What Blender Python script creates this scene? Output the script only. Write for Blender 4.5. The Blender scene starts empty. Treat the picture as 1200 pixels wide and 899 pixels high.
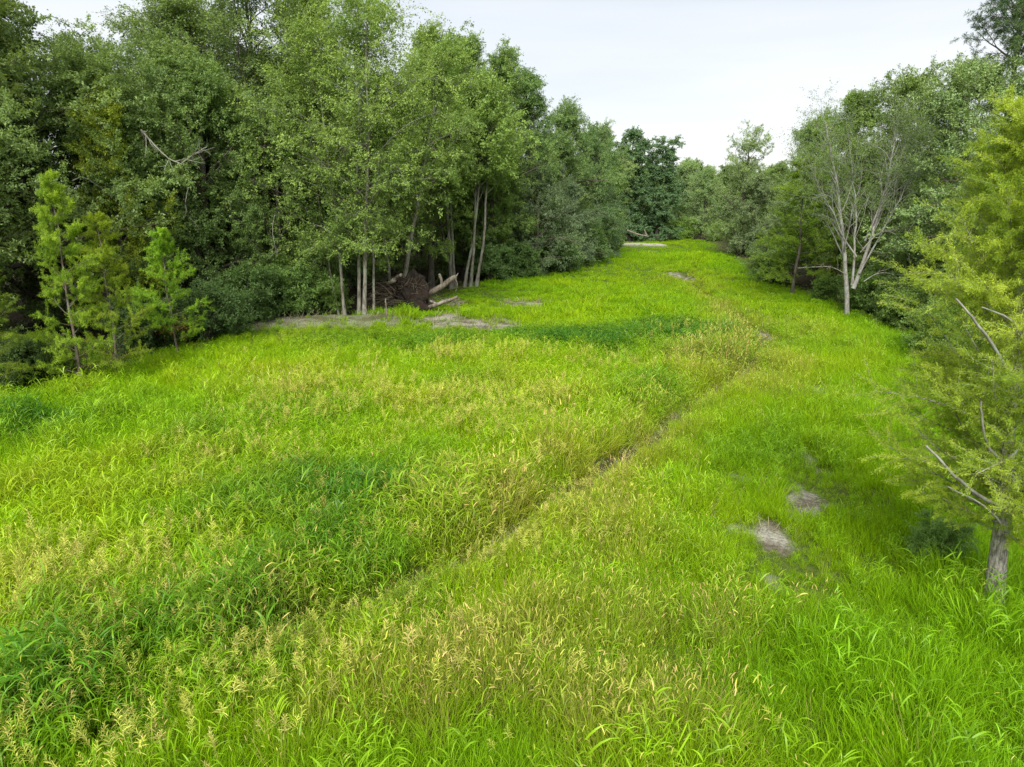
import bpy, math, random
import numpy as np
from mathutils import Vector

# ------------------------------------------------------------------ camera, world, sun
S = bpy.context.scene
C = S.collection
CAM_H = 6.0
PITCH = math.radians(14.5)
FPX = 832.0                                   # focal length in pixels of a 1200 px wide frame
cam_d = bpy.data.cameras.new('camera')
cam_d.sensor_width = 36.0
cam_d.lens = 36.0 * FPX / 1200.0
cam_d.clip_start = 0.05
cam_d.clip_end = 3000
cam = bpy.data.objects.new('camera', cam_d)
C.objects.link(cam)
cam.location = (0, 0, CAM_H)
cam.rotation_euler = (math.radians(90) - PITCH, 0, 0)
S.camera = cam

SUN_EL, SUN_AZ = math.radians(43), math.radians(188)
world = bpy.data.worlds.new('World')
S.world = world
world.use_nodes = True
nt = world.node_tree
nt.nodes.clear()
N = nt.nodes.new
out = N('ShaderNodeOutputWorld')
sky = N('ShaderNodeTexSky')
sky.sky_type = 'NISHITA'
sky.sun_disc = False
sky.sun_elevation = SUN_EL
sky.sun_rotation = SUN_AZ
bg1 = N('ShaderNodeBackground'); bg1.inputs[1].default_value = 0.10
nt.links.new(sky.outputs[0], bg1.inputs[0])
tc = N('ShaderNodeTexCoord')
mp = N('ShaderNodeMapping'); mp.inputs['Scale'].default_value = (0.8, 0.8, 6.0)
nt.links.new(tc.outputs['Generated'], mp.inputs[0])
nz = N('ShaderNodeTexNoise'); nz.inputs['Scale'].default_value = 1.7; nz.inputs['Detail'].default_value = 5; nz.inputs['Roughness'].default_value = 0.5
nt.links.new(mp.outputs[0], nz.inputs[0])
cr = N('ShaderNodeValToRGB')
cr.color_ramp.elements[0].position = 0.34; cr.color_ramp.elements[0].color = (0.77, 0.805, 0.85, 1)
cr.color_ramp.elements[1].position = 0.66; cr.color_ramp.elements[1].color = (0.965, 0.96, 0.965, 1)
nt.links.new(nz.outputs[0], cr.inputs[0])
bg2 = N('ShaderNodeBackground'); bg2.inputs[1].default_value = 0.222
nt.links.new(cr.outputs[0], bg2.inputs[0])
mx = N('ShaderNodeMixShader'); mx.inputs[0].default_value = 0.93
nt.links.new(bg1.outputs[0], mx.inputs[1]); nt.links.new(bg2.outputs[0], mx.inputs[2])
nt.links.new(mx.outputs[0], out.inputs[0])

sun_d = bpy.data.lights.new('sun', 'SUN')
sun_d.energy = 1.5
sun_d.angle = math.radians(36)
sun_d.color = (1.0, 0.965, 0.90)
sun = bpy.data.objects.new('sun', sun_d)
C.objects.link(sun)
# from behind the camera, a little to the right
sd = Vector((math.sin(SUN_AZ) * math.cos(SUN_EL), math.cos(SUN_AZ) * math.cos(SUN_EL), math.sin(SUN_EL)))
sun.rotation_euler = sd.to_track_quat('Z', 'Y').to_euler()

S.view_settings.view_transform = 'Standard'
S.view_settings.look = 'None'
S.view_settings.exposure = 2.15
S.view_settings.gamma = 1.0
S.render.engine = 'CYCLES'
S.cycles.max_bounces = 5
S.cycles.diffuse_bounces = 3
S.cycles.glossy_bounces = 2
S.cycles.transmission_bounces = 3
S.cycles.use_denoising = True
S.cycles.denoising_prefilter = 'NONE'

RNG = np.random.default_rng(7)
PI = math.pi

# ------------------------------------------------------------------ helpers
def P(px, py, z=0.0):
    """the point at height z that the photograph shows at (px, py)"""
    u = (px - 600) / FPX; v = (449.5 - py) / FPX
    dy = math.cos(PITCH) + v * math.sin(PITCH); dz = -math.sin(PITCH) + v * math.cos(PITCH)
    t = (z - CAM_H) / dz
    return u * t, dy * t

def X_at(px, Y, z=0.0):
    return (px - 600) / FPX * (Y * math.cos(PITCH) + (CAM_H - z) * math.sin(PITCH))

def top_z(py, Y):
    v = (449.5 - py) / FPX
    dy = math.cos(PITCH) + v * math.sin(PITCH); dz = -math.sin(PITCH) + v * math.cos(PITCH)
    return CAM_H + Y * dz / dy

def hash2(i, j, s):
    h = (i.astype(np.int64) * 374761393 + j.astype(np.int64) * 668265263 + s * 974711) & 0x7fffffff
    h = ((h ^ (h >> 13)) * 1274126177) & 0x7fffffff
    return ((h ^ (h >> 16)) & 0xffff) / 65535.0

def vnoise(x, y, s=0):
    i = np.floor(x); j = np.floor(y); fx = x - i; fy = y - j
    fx = fx * fx * (3 - 2 * fx); fy = fy * fy * (3 - 2 * fy)
    a = hash2(i, j, s); b = hash2(i + 1, j, s); c = hash2(i, j + 1, s); d = hash2(i + 1, j + 1, s)
    return (a * (1 - fx) + b * fx) * (1 - fy) + (c * (1 - fx) + d * fx) * fy

def fbm(x, y, s=0, o=4):
    v = 0; a = 0.5; t = 0
    for k in range(o):
        v = v + a * vnoise(x * 2 ** k + 17.3 * k, y * 2 ** k - 9.1 * k, s + k); t += a; a *= 0.5
    return v / t

def norm(v):
    return v / np.maximum(np.linalg.norm(v, axis=-1, keepdims=True), 1e-9)

def mesh_from(name, V, F, tone=None, smooth=False):
    """V (n,3); F list of (m,k) index arrays"""
    me = bpy.data.meshes.new(name)
    V = np.asarray(V, np.float32)
    me.vertices.add(len(V)); me.vertices.foreach_set('co', V.ravel())
    F = [np.asarray(f) for f in F if len(f)]
    li = np.concatenate([f.ravel() for f in F]).astype(np.int32)
    cnt = np.concatenate([np.full(len(f), f.shape[1]) for f in F]).astype(np.int32)
    me.loops.add(len(li)); me.loops.foreach_set('vertex_index', li)
    me.polygons.add(len(cnt))
    st = np.zeros(len(cnt), np.int32); st[1:] = np.cumsum(cnt)[:-1]
    me.polygons.foreach_set('loop_start', st)
    if smooth:
        me.polygons.foreach_set('use_smooth', np.ones(len(cnt), bool))
    if tone is not None:
        a = me.attributes.new('tone', 'FLOAT_COLOR', 'POINT')
        t4 = np.ones((len(V), 4), np.float32); t4[:, :tone.shape[1]] = tone
        a.data.foreach_set('color', t4.ravel())
    me.update(calc_edges=True)
    return me

def tag(o, label=None, cat=None, group=None, kind=None):
    if label: o['label'] = label
    if cat: o['category'] = cat
    if group: o['group'] = group
    if kind: o['kind'] = kind
    return o

def link(name, me, mat=None, parent=None, loc=None):
    o = bpy.data.objects.new(name, me); C.objects.link(o)
    if mat is not None and not me.materials: me.materials.append(mat)
    if parent is not None: o.parent = parent
    if loc is not None: o.location = loc
    return o

def empty(name, loc, rz=0.0, sc=1.0):
    o = bpy.data.objects.new(name, None); C.objects.link(o)
    o.empty_display_size = 0.3
    o.location = loc; o.rotation_euler = (0, 0, rz); o.scale = (sc, sc, sc) if np.isscalar(sc) else sc
    return o

# ------------------------------------------------------------------ materials
def new_mat(name):
    m = bpy.data.materials.new(name); m.use_nodes = True
    t = m.node_tree; t.nodes.clear()
    return m, t, t.nodes.new, t.links.new

def leaf_mat(name, colA, colB, trans=0.42, rough=0.55, spec=0.25, inst=False, tcol=None):
    """leaf colour mixes A -> B by tone.r, scaled by tone.g; obj colour (or the point tint) multiplies"""
    m, t, N, L = new_mat(name)
    o = N('ShaderNodeOutputMaterial')
    at = N('ShaderNodeAttribute'); at.attribute_name = 'tone'
    sp = N('ShaderNodeSeparateColor'); L(at.outputs['Color'], sp.inputs[0])
    mix = N('ShaderNodeMix'); mix.data_type = 'RGBA'
    mix.inputs[6].default_value = (*colA, 1); mix.inputs[7].default_value = (*colB, 1)
    L(sp.outputs[0], mix.inputs[0])
    sc = N('ShaderNodeVectorMath'); sc.operation = 'SCALE'
    L(mix.outputs[2], sc.inputs[0]); L(sp.outputs[1], sc.inputs['Scale'])
    mul = N('ShaderNodeVectorMath'); mul.operation = 'MULTIPLY'
    L(sc.outputs[0], mul.inputs[0])
    if inst:
        a2 = N('ShaderNodeAttribute'); a2.attribute_type = 'INSTANCER'; a2.attribute_name = 'tint'
        L(a2.outputs['Color'], mul.inputs[1])
    else:
        oi = N('ShaderNodeObjectInfo'); L(oi.outputs['Color'], mul.inputs[1])
    col = mul.outputs[0]
    pb = N('ShaderNodeBsdfPrincipled')
    pb.inputs['Roughness'].default_value = rough
    pb.inputs['Specular IOR Level'].default_value = spec
    L(col, pb.inputs['Base Color'])
    tr = N('ShaderNodeBsdfTranslucent')
    tm = N('ShaderNodeVectorMath'); tm.operation = 'MULTIPLY'
    tm.inputs[1].default_value = tcol or (1.25, 1.15, 0.5)
    L(col, tm.inputs[0]); L(tm.outputs[0], tr.inputs[0])
    ms = N('ShaderNodeMixShader'); ms.inputs[0].default_value = trans
    L(pb.outputs[0], ms.inputs[1]); L(tr.outputs[0], ms.inputs[2]); L(ms.outputs[0], o.inputs[0])
    return m

def bark_mat(name, dark, light, scale=6.0, contrast=(0.35, 0.65), lichen=None):
    m, t, N, L = new_mat(name)
    o = N('ShaderNodeOutputMaterial'); pb = N('ShaderNodeBsdfPrincipled')
    pb.inputs['Roughness'].default_value = 0.9; pb.inputs['Specular IOR Level'].default_value = 0.15
    tc = N('ShaderNodeTexCoord'); mp = N('ShaderNodeMapping'); mp.inputs['Scale'].default_value = (1, 1, 0.3)
    L(tc.outputs['Object'], mp.inputs[0])
    n1 = N('ShaderNodeTexNoise'); n1.inputs['Scale'].default_value = scale; n1.inputs['Detail'].default_value = 8; n1.inputs['Roughness'].default_value = 0.7
    L(mp.outputs[0], n1.inputs[0])
    r = N('ShaderNodeValToRGB'); r.color_ramp.elements[0].position = contrast[0]; r.color_ramp.elements[1].position = contrast[1]
    r.color_ramp.elements[0].color = (*dark, 1); r.color_ramp.elements[1].color = (*light, 1)
    L(n1.outputs[0], r.inputs[0])
    n2 = N('ShaderNodeTexNoise'); n2.inputs['Scale'].default_value = 1.3; n2.inputs['Detail'].default_value = 4
    L(tc.outputs['Object'], n2.inputs[0])
    r2 = N('ShaderNodeValToRGB'); r2.color_ramp.elements[0].position = 0.5; r2.color_ramp.elements[1].position = 0.62
    L(n2.outputs[0], r2.inputs[0])
    mix = N('ShaderNodeMix'); mix.data_type = 'RGBA'
    L(r2.outputs[0], mix.inputs[0]); L(r.outputs[0], mix.inputs[6])
    mix.inputs[7].default_value = (*(lichen or tuple(0.75 * c for c in light)), 1)
    L(mix.outputs[2], pb.inputs['Base Color'])
    b = N('ShaderNodeBump'); b.inputs['Strength'].default_value = 0.6; b.inputs['Distance'].default_value = 0.02
    L(n1.outputs[0], b.inputs['Height']); L(b.outputs[0], pb.inputs['Normal'])
    L(pb.outputs[0], o.inputs[0])
    return m

BARK = bark_mat('bark_grey_brown', (0.04, 0.034, 0.027), (0.13, 0.115, 0.09))
BARK_PALE = bark_mat('bark_pale_lichen', (0.06, 0.055, 0.042), (0.26, 0.245, 0.20), 9, lichen=(0.21, 0.23, 0.17))
BARK_WHITE = bark_mat('bark_whitish', (0.12, 0.115, 0.10), (0.34, 0.33, 0.29), 10, lichen=(0.30, 0.31, 0.27))
BARK_RED = bark_mat('bark_cypress', (0.07, 0.05, 0.035), (0.22, 0.18, 0.14), 12, lichen=(0.22, 0.20, 0.17))
WOOD_OLD = bark_mat('weathered_wood', (0.06, 0.048, 0.036), (0.28, 0.25, 0.20), 7, lichen=(0.15, 0.12, 0.09))
ROOTM = bark_mat('root_wood', (0.03, 0.022, 0.016), (0.13, 0.105, 0.08), 7, lichen=(0.06, 0.045, 0.03))
BARK_NEAR = bark_mat('bark_furrowed', (0.11, 0.10, 0.085), (0.42, 0.39, 0.34), 22, (.40, .60), lichen=(0.17, 0.16, 0.135))
SOILM = bark_mat('root_soil', (0.006, 0.005, 0.004), (0.035, 0.028, 0.021), 5, lichen=(0.022, 0.015, 0.011))

LEAF = leaf_mat('leaf_broad', (0.150, 0.225, 0.080), (0.270, 0.365, 0.120))
LEAF_GREY = leaf_mat('leaf_grey_green', (0.155, 0.225, 0.105), (0.28, 0.355, 0.175), 0.25, rough=0.4, spec=0.4)
LEAF_LIME = leaf_mat('leaf_light', (0.20, 0.32, 0.07), (0.38, 0.50, 0.11), 0.4)
NEEDLE = leaf_mat('leaf_cypress', (0.18, 0.29, 0.03), (0.42, 0.50, 0.065), 0.45, spec=0.1)
PINE_N = leaf_mat('leaf_pine', (0.05, 0.10, 0.035), (0.12, 0.19, 0.055), 0.15)
AUTUMN = leaf_mat('leaf_rusty', (0.20, 0.10, 0.03), (0.30, 0.20, 0.04), 0.4)
GRASS = leaf_mat('grass_blade', (1, 1, 1), (1.5, 1.15, 0.6), 0.42, rough=0.45, spec=0.12, inst=True, tcol=(1.15, 1.1, 0.6))
GRASSB = leaf_mat('grass_broad_leaf', (1, 1, 1), (1.4, 1.15, 0.7), 0.38, rough=0.42, spec=0.28, inst=True, tcol=(1.15, 1.1, 0.6))
SEED = leaf_mat('grass_seed', (1, 1, 1), (1.2, 1.0, 0.8), 0.3, rough=0.7, spec=0.1, inst=True, tcol=(1.1, 1.05, 0.8))

# ------------------------------------------------------------------ tubes and branches (vectorised)
def tubes(Pt, R, sides=6, rough=0.0, rng=RNG):
    """Pt (n,K,3) polylines, R (n,K) radii -> V, F(quads)"""
    n, K, _ = Pt.shape
    T = norm(np.gradient(Pt, axis=1))
    ref = np.where(np.abs(T[:, :1, 2:3]) > 0.8, np.array([[[1.0, 0.1, 0]]]), np.array([[[0, 0.1, 1.0]]]))
    A = norm(np.cross(T, np.broadcast_to(ref, T.shape))); B = np.cross(T, A)
    a = np.arange(sides) / sides * 2 * PI
    rr = R[:, :, None] * (1 + rough * (rng.random((n, K, sides)) - 0.5))
    V = Pt[:, :, None, :] + rr[..., None] * (np.cos(a)[None, None, :, None] * A[:, :, None, :] + np.sin(a)[None, None, :, None] * B[:, :, None, :])
    idx = np.arange(n * K * sides).reshape(n, K, sides)
    q = np.stack([idx[:, :-1], np.roll(idx[:, :-1], -1, 2), np.roll(idx[:, 1:], -1, 2), idx[:, 1:]], -1).reshape(-1, 4)
    return V.reshape(-1, 3), q

def merge(parts):
    Vs, Fs, off = [], [], 0
    for V, F in parts:
        Vs.append(V); Fs.append(F + off); off += len(V)
    return np.concatenate(Vs), Fs

def sample(Pt, idx, t):
    K = Pt.shape[1]; f = np.clip(t, 0, 0.9999) * (K - 1); i = f.astype(int); f = f - i
    if Pt.ndim == 2: return Pt[idx, i] * (1 - f) + Pt[idx, i + 1] * f
    return Pt[idx, i] * (1 - f)[:, None] + Pt[idx, i + 1] * f[:, None]

def spawn(rng, Pt, R, n, length, ang, up=0.0, K=5, tr=(0.3, 1.0), curl=0.0, wob=0.12, rk=0.6, flat=0.0, rtip=0.3, lj=0.25):
    N_ = len(Pt)
    idx = np.repeat(np.arange(N_), n); M = len(idx)
    u = (np.tile(np.arange(n), N_) + rng.random(M)) / n
    t = tr[0] + (tr[1] - tr[0]) * u
    p0 = sample(Pt, idx, t)
    T = norm(sample(norm(np.gradient(Pt, axis=1)), idx, t))
    az = (np.tile(np.arange(n) * 2.39996, N_) + rng.random(M) * 1.2 + idx * 1.7)
    ref = np.where(np.abs(T[:, 2:3]) > 0.8, np.array([[1.0, 0, 0]]), np.array([[0, 0, 1.0]]))
    A = norm(np.cross(T, np.broadcast_to(ref, T.shape))); B = np.cross(T, A)
    perp = np.cos(az)[:, None] * A + np.sin(az)[:, None] * B
    if flat:
        perp = norm(perp * np.array([1, 1, 1 - flat]))
    an = ang(t) if callable(ang) else np.full(M, ang)
    an = an + rng.normal(0, 0.12, M)
    d = np.cos(an)[:, None] * T + np.sin(an)[:, None] * perp
    d[:, 2] += up; d = norm(d)
    Ln = (length(t) if callable(length) else np.full(M, length)) * (1 + lj * rng.normal(0, 1, M).clip(-1.6, 1.6))
    Ln = np.maximum(Ln, 0.03)
    pts = [p0]; cur = p0
    wd = rng.normal(0, wob, (M, 3))
    for k in range(1, K):
        cur = cur + d * (Ln / (K - 1))[:, None]
        pts.append(cur)
        d = d + wd + rng.normal(0, wob, (M, 3)); d[:, 2] += curl; d = norm(d)
    r0 = np.minimum(sample(R, idx, t) * rk, Ln * 0.03 + 0.012)
    Rn = r0[:, None] * np.linspace(1, rtip, K)[None, :]
    return np.stack(pts, 1), Rn, idx

def leaves(rng, Tw, par, per, size, aspect=0.55, outw=0.5, down=0.1, flat=1.2, spread=0.05, tr=(0.1, 1.05), clump=None, hue=0.5, bright=(0.7, 1.25), tri=False):
    """Tw (n,K,3) twigs -> folded four-cornered leaves along them"""
    n = len(Tw); idx = np.repeat(np.arange(n), per); M = len(idx)
    t = tr[0] + (tr[1] - tr[0]) * rng.random(M)
    p = sample(Tw, idx, t) + rng.normal(0, spread, (M, 3))
    T = norm(sample(norm(np.gradient(Tw, axis=1)), idx, t))
    d = T * outw + rng.normal(0, 0.55, (M, 3)); d[:, 2] -= down; d = norm(d)
    nn = rng.normal(0, 0.6, (M, 3)); nn[:, 2] += flat; nn = norm(nn)
    s = norm(np.cross(d, nn)); nn = np.cross(s, d)
    sz = size * (0.65 + 0.7 * rng.random(M))
    w = (sz * aspect * 0.5)[:, None]; l = sz[:, None]
    a = p; b = p + d * l * 0.45 + s * w + nn * w * 0.25; c = p + d * l - nn * l * 0.12; e = p + d * l * 0.45 - s * w + nn * w * 0.25
    kk = 3 if tri else 4
    if tri:
        V = np.stack([a - s * w * .8, p + d * l * .55 + s * w * 1.15, c], 1).reshape(-1, 3); F = np.arange(M * 3).reshape(M, 3)
    else:
        V = np.stack([a, b, c, e], 1).reshape(-1, 3); q = np.arange(M * 4).reshape(M, 4)
        F = np.concatenate([q[:, [0, 1, 2]], q[:, [0, 2, 3]]])
    cl = (clump if clump is not None else rng.random(n))[idx]
    r = np.clip(cl * hue * 1.6 + (rng.random(M) - 0.5) * 0.5 + 0.05, 0, 1)
    g = bright[0] + (bright[1] - bright[0]) * (0.5 * cl + 0.5 * rng.random(M))
    tone = np.repeat(np.stack([r, g, g], 1), kk, 0)
    return V, F, tone

def stem_line(rng, base, top, K=12, wob=0.15, bend=None):
    base = np.array(base, float); top = np.array(top, float)
    t = np.linspace(0, 1, K)[:, None]
    p = base + (top - base) * t
    w = rng.normal(0, wob, (K, 3)); w[:, 2] = 0; w = np.cumsum(w, 0) * 0.5; w -= w[:1]; w *= np.minimum(1, t * 3)
    if bend is not None: p = p + np.array(bend) * (np.sin(t * PI))
    return p + w

class Tree:
    pass

TREE_MESHES = {}
def build_tree(key, seed, stems, r0, n_limb, t0, limb_len, limb_ang, limb_up=0.0, limb_curl=0.02, n_sub=7, sub_len=0.35,
               n_twig=7, twig_len=0.6, per=22, leaf=0.14, aspect=0.55, down=0.15, flat=1.2, K=12, wob=0.12, hue=0.5,
               bright=(0.75, 1.2), spread=0.06, sub_flat=0.3, leaf_wood=0.06, tri=True, sub_up=0.05, twig_droop=-0.04, limb_wob=0.10, sub_tr=(0.2, 1), bare_r=0.6,
               sub_side=5, deadfrac=0.0, outw=0.5, flare=1.5):
    rng = np.random.default_rng(seed)
    St = np.stack([stem_line(rng, b, t, K, wob, bd) for b, t, bd in stems])
    tt = np.linspace(0, 1, K)
    r0 = np.full(len(St), r0) if np.isscalar(r0) else np.array(r0)
    Rs = r0[:, None] * (1 - tt * 0.9) ** 0.8
    Rs[:, 0] *= flare
    Hm = St[:, -1, 2].max()
    Lb, LR, li = spawn(rng, St, Rs, n_limb, limb_len, limb_ang, limb_up, 7, (t0, 0.985), limb_curl, limb_wob, 0.55, rtip=0.25)
    Ll = np.linalg.norm(Lb[:, -1] - Lb[:, 0], axis=1)
    Sb, SR, si = spawn(rng, Lb, LR, n_sub, 1.0, 0.85, sub_up, 5, sub_tr, 0.0, 0.12, 0.6, flat=sub_flat)
    # scale the sub branches by their limb's length
    sl = (sub_len * Ll[si] + 0.25)[:, None, None]
    Sb = Sb[:, :1] + (Sb - Sb[:, :1]) * sl
    Tw, TR, ti = spawn(rng, Sb, SR, n_twig, twig_len, 0.8, 0.02, 4, (0.15, 1), twig_droop, 0.15, 0.6, flat=0.3)
    V0, F0 = tubes(St, Rs, 10, 0.10, rng)
    parts = [tubes(Lb, LR, sub_side, 0, rng), tubes(Sb, SR, 3, 0, rng)]
    if leaf_wood: parts.append(tubes(Tw[::2][:, ::3], np.maximum(TR[::2][:, ::3], 0.004), 3, 0, rng))
    Vb, Fb = merge(parts)
    lim_c = rng.random(len(Lb)); sub_c = rng.random(len(Sb))
    cl = 0.45 * lim_c[si][ti] + 0.55 * sub_c[ti]
    if deadfrac:
        keep = rng.random(len(Lb))[si][ti] > deadfrac
        Tw2, cl2 = Tw[keep], cl[keep]
    else: Tw2, cl2 = Tw, cl
    if tri: per = int(per * 1.5); leaf *= 1.0
    Vl, Fl, tone = leaves(rng, Tw2, None, per, leaf, aspect, outw, down, flat, spread, clump=cl2, hue=hue, bright=bright, tri=tri)
    m = Tree()
    m.trunk = mesh_from('trunk', V0, [F0], smooth=True)
    m.branches = mesh_from('branches', Vb, Fb, smooth=True)
    m.crown = mesh_from('crown', Vl, [Fl], tone)
    m.h = max(Hm, np.percentile(Vl[:, 2], 99.7))
    TREE_MESHES[key] = m
    return m

def place_tree(name, key, loc, h, rz, label, cat='tree', group=None, leafm=LEAF, bark=BARK, tint=(1, 1, 1), wide=1.0, parent_to=None):
    m = TREE_MESHES[key]
    s = h / m.h
    root = empty(name, (loc[0], loc[1], 0), rz, (s * wide, s * wide, s))
    tag(root, label, cat, group)
    for nm, me, mt in (('trunk', m.trunk, bark), ('branches', m.branches, bark), ('crown', m.crown, leafm)):
        o = bpy.data.objects.new(nm, me); C.objects.link(o); o.parent = root
        if not me.materials: me.materials.append(mt)
        o.material_slots[0].link = 'OBJECT'; o.material_slots[0].material = mt
        if nm == 'crown':
            o['kind'] = 'stuff'; o.color = (*tint, 1)
    return root

# ------------------------------------------------------------------ the clearing: edges, rut, masks
LY = [0, 6, 21, 23, 28, 33, 36, 38, 45, 52, 57, 74, 86, 92, 100, 115]
LX = [-24, -21, -16, -14.6, -13.8, -12.6, -9.0, -7.0, -5.2, -2.5, 2.0, 8.8, 12.5, 12.5, 12.5, 15]
RY = [0, 9, 16, 25, 35, 46, 64, 90, 100, 115]
RX = [8.8, 9.2, 12.5, 16.5, 18.8, 18.8, 20.7, 25.5, 28, 30]
def inset(X, Y):
    """metres inside the clearing (negative: in the woods)"""
    return np.minimum(np.minimum(X - np.interp(Y, LY, LX), np.interp(Y, RY, RX) - X), 112 - Y)

RUT = [P(*q) for q in [(340, 745), (395, 714), (470, 690), (558, 642), (633, 587), (692, 556), (746, 519), (787, 481), (854, 447), (880, 430), (888, 400), (858, 372), (822, 345), (800, 322), (830, 300)]]
def rut_dist(X, Y):
    d = np.full(X.shape, 99.0)
    side = np.zeros(X.shape)
    for (ax, ay), (bx, by) in zip(RUT[:-1], RUT[1:]):
        vx, vy = bx - ax, by - ay
        t = np.clip(((X - ax) * vx + (Y - ay) * vy) / (vx * vx + vy * vy), 0, 1)
        dx, dy = X - ax - t * vx, Y - ay - t * vy
        dd = np.hypot(dx, dy); m = dd < d
        d = np.where(m, dd, d); side = np.where(m, vx * dy - vy * dx, side)
    return d * np.sign(side + 1e-9)          # + on the left bank, - on the right bank

def ell(X, Y, c, rx, ry, ang=0.0):
    ca, sa = math.cos(ang), math.sin(ang)
    dx, dy = X - c[0], Y - c[1]
    return ((dx * ca + dy * sa) / rx) ** 2 + ((-dx * sa + dy * ca) / ry) ** 2
def blob(X, Y, c, rx, ry, ang=0.0):
    return np.exp(-ell(X, Y, c, rx, ry, ang) ** 1.2)

def masks(X, Y):
    X = np.asarray(X, float); Y = np.asarray(Y, float)
    wx = X + (fbm(X * 0.5, Y * 0.5, 3) - 0.5) * 4.0; wy = Y + (fbm(X * 0.5, Y * 0.5, 9) - 0.5) * 3.2
    n1 = fbm(X * 0.25, Y * 0.25, 21); n3 = np.clip((fbm(X * 2.2, Y * 1.4, 41) - .5) * 2.2 + .5, 0, 1); n2 = np.clip((fbm(X * 0.9, Y * 0.9, 31) - .5) * 1.5 + .5, 0, 1)
    B = lambda q, rx, ry, a=0.0: blob(wx, wy, P(*q), rx, ry, a)
    M = {}
    # tall broad-leaved dark grass
    d = np.zeros_like(X)
    for q, rx, ry, a, k in [((550, 400), 3.2, 1.9, 0, .9), ((680, 402), 3.2, 2.4, -.1, 1), ((790, 398), 3.4, 3.0, -.2, 1), ((835, 425), 1.6, 2.2, 0, .45), ((500, 408), 2.6, 1.6, 0, .7),
                            ((400, 400), 3.2, 1.6, 0, .5), ((430, 600), 2.1, 1.9, .2, 1), ((400, 680), 1.6, 1.1, .4, 1), ((330, 620), 1.8, 1.2, 0, .8), ((200, 770), 2.2, .9, .3, 1), ((60, 840), 1.8, .9, 0, .85), ((320, 520), 1.8, 1.4, .3, .6),
                            ((250, 840), 1.2, .5, 0, .6), ((380, 490), 1.4, .9, 0, .5), ((560, 460), 1.6, .8, 0, .5), ((760, 470), 1.8, 1.2, .6, .7), ((40, 505), 1.0, .9, 0, 1), ((900, 530), 1.6, 1.6, .5, .45), ((290, 575), 1.4, .7, 0, .5)]:
        d = np.maximum(d, k * B(q, rx, ry, a))
    M['dark'] = np.clip(d, 0, 1)
    M['blue'] = np.clip(B((430, 590), 1.7, 1.3) + B((680, 400), 4, 1.6) + B((40, 505), .9, .8) + .6 * B((360, 670), 1, .8), 0, 1)
    # yellowish seed-heads zone
    s = np.zeros_like(X)
    for q, rx, ry, k in [((120, 720), 2.6, 1.5, .9), ((290, 780), 2.2, 1.3, .75), ((60, 860), 3.0, 1.6, .9), ((430, 620), 2.0, 1.8, .6), ((600, 640), 1.6, 1.4, .6), ((560, 860), 2.4, .9, .15), ((400, 480), 3.2, 2.6, .8), ((560, 500), 3.0, 2.2, .9), ((500, 600), 1.4, 1.4, .8),
                         ((520, 430), 4.0, 2.0, .5), ((720, 440), 2.6, 2.2, .5), ((340, 560), 1.8, 1.6, .6), ((450, 760), 1.4, .8, .3), ((640, 560), 1.3, 1.2, .7), ((820, 400), 2.5, 2, .4), ((200, 790), 2.4, .8, .7)]:
        s = np.maximum(s, k * B(q, rx, ry))
    M['seed'] = np.clip(s * (0.55 + 0.9 * n2), 0, 1)
    rd = rut_dist(X, Y); ar = np.abs(rd)
    rw = 0.22 + .22 * np.exp(-((Y - 16.5) / 3.5) ** 2)
    M['rut'] = np.exp(-((rd + .05 + (fbm(X * .8, Y * .8, 61) - .5) * .7) / rw) ** 4) * np.clip((n2 - .30) * 4 + .9 * np.exp(-((Y - 16) / 3.2) ** 2), 0.05, 1)
    M['rd'] = rd
    # olive, brownish, dry
    o = np.zeros_like(X)
    for q, rx, ry, k in [((620, 800), 2.6, 1.2, .6), ((480, 830), 1.6, .8, .6), ((780, 760), 1.3, 1.0, .6), ((640, 880), 2.4, .6, .5), ((560, 600), 1.2, 1.6, .5), ((700, 640), 1.6, 1.6, .45), ((820, 330), 4, 12, .35),
                         ((900, 390), 2.0, 4.0, .55), ((850, 440), 2.0, 3.0, .8), ((700, 590), 1.2, 2.4, .6), ((790, 860), 1.2, .5, .4)]:
        o = np.maximum(o, k * B(q, rx, ry))
    o = np.maximum(o, 0.75 * np.exp(-(ar / 1.1) ** 2) * (Y < 60))
    M['dry'] = np.clip(o * (0.4 + 1.2 * n2), 0, 1)
    # bare ground
    b = np.zeros_like(X)
    for q, rx, ry, a in [((938, 592), .30, 1.3, -.25), ((912, 632), .30, .8, -.3), ((952, 540), .14, .8, 0), ((905, 690), .2, .3, 0), ((1036, 630), .2, .6, -.2), ((927, 702), .2, .25, 0),
                         ((545, 379), 2.3, 1.5, .12), ((590, 384), 1.3, .9, 0), ((612, 357), 1.2, 1.5, 0), ((515, 374), 1.2, 1.6, 0), ((890, 392), .4, 1.6, 0), ((795, 322), 1.1, 3.5, 0), ((845, 392), .25, 1.2, 0),
                         ((960, 462), .35, .9, 0), ((880, 622), .16, .4, 0), ((845, 627), .16, .4, 0), ((895, 455), .25, .7, 0), ((860, 560), .14, .4, 0)]:
        b = np.maximum(b, np.clip(blob(X + (n2 - .5) * .7, Y + (n1 - .5) * .9, P(*q), rx, ry, a) * (.45 + 1.4 * n3), 0, 1))
    n4 = fbm(X * 4.5, Y * 3.0, 47, 3); b = np.clip((b - .05 - .55 * n4) * 2.8, 0, 1)
    # the mud bank under the left-hand trees
    mb = np.exp(-(np.abs(Y - (35.2 + 0.12 * (X + 9)) + (n2 - .5)) / 1.5) ** 4) * (X > -13.5) * (X < -5.6)
    M['mud'] = np.clip(mb * (0.6 + 0.7 * n2), 0, 1)
    b = np.maximum(b, mb)
    # the pale track at the far end
    bb = b.copy()
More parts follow.
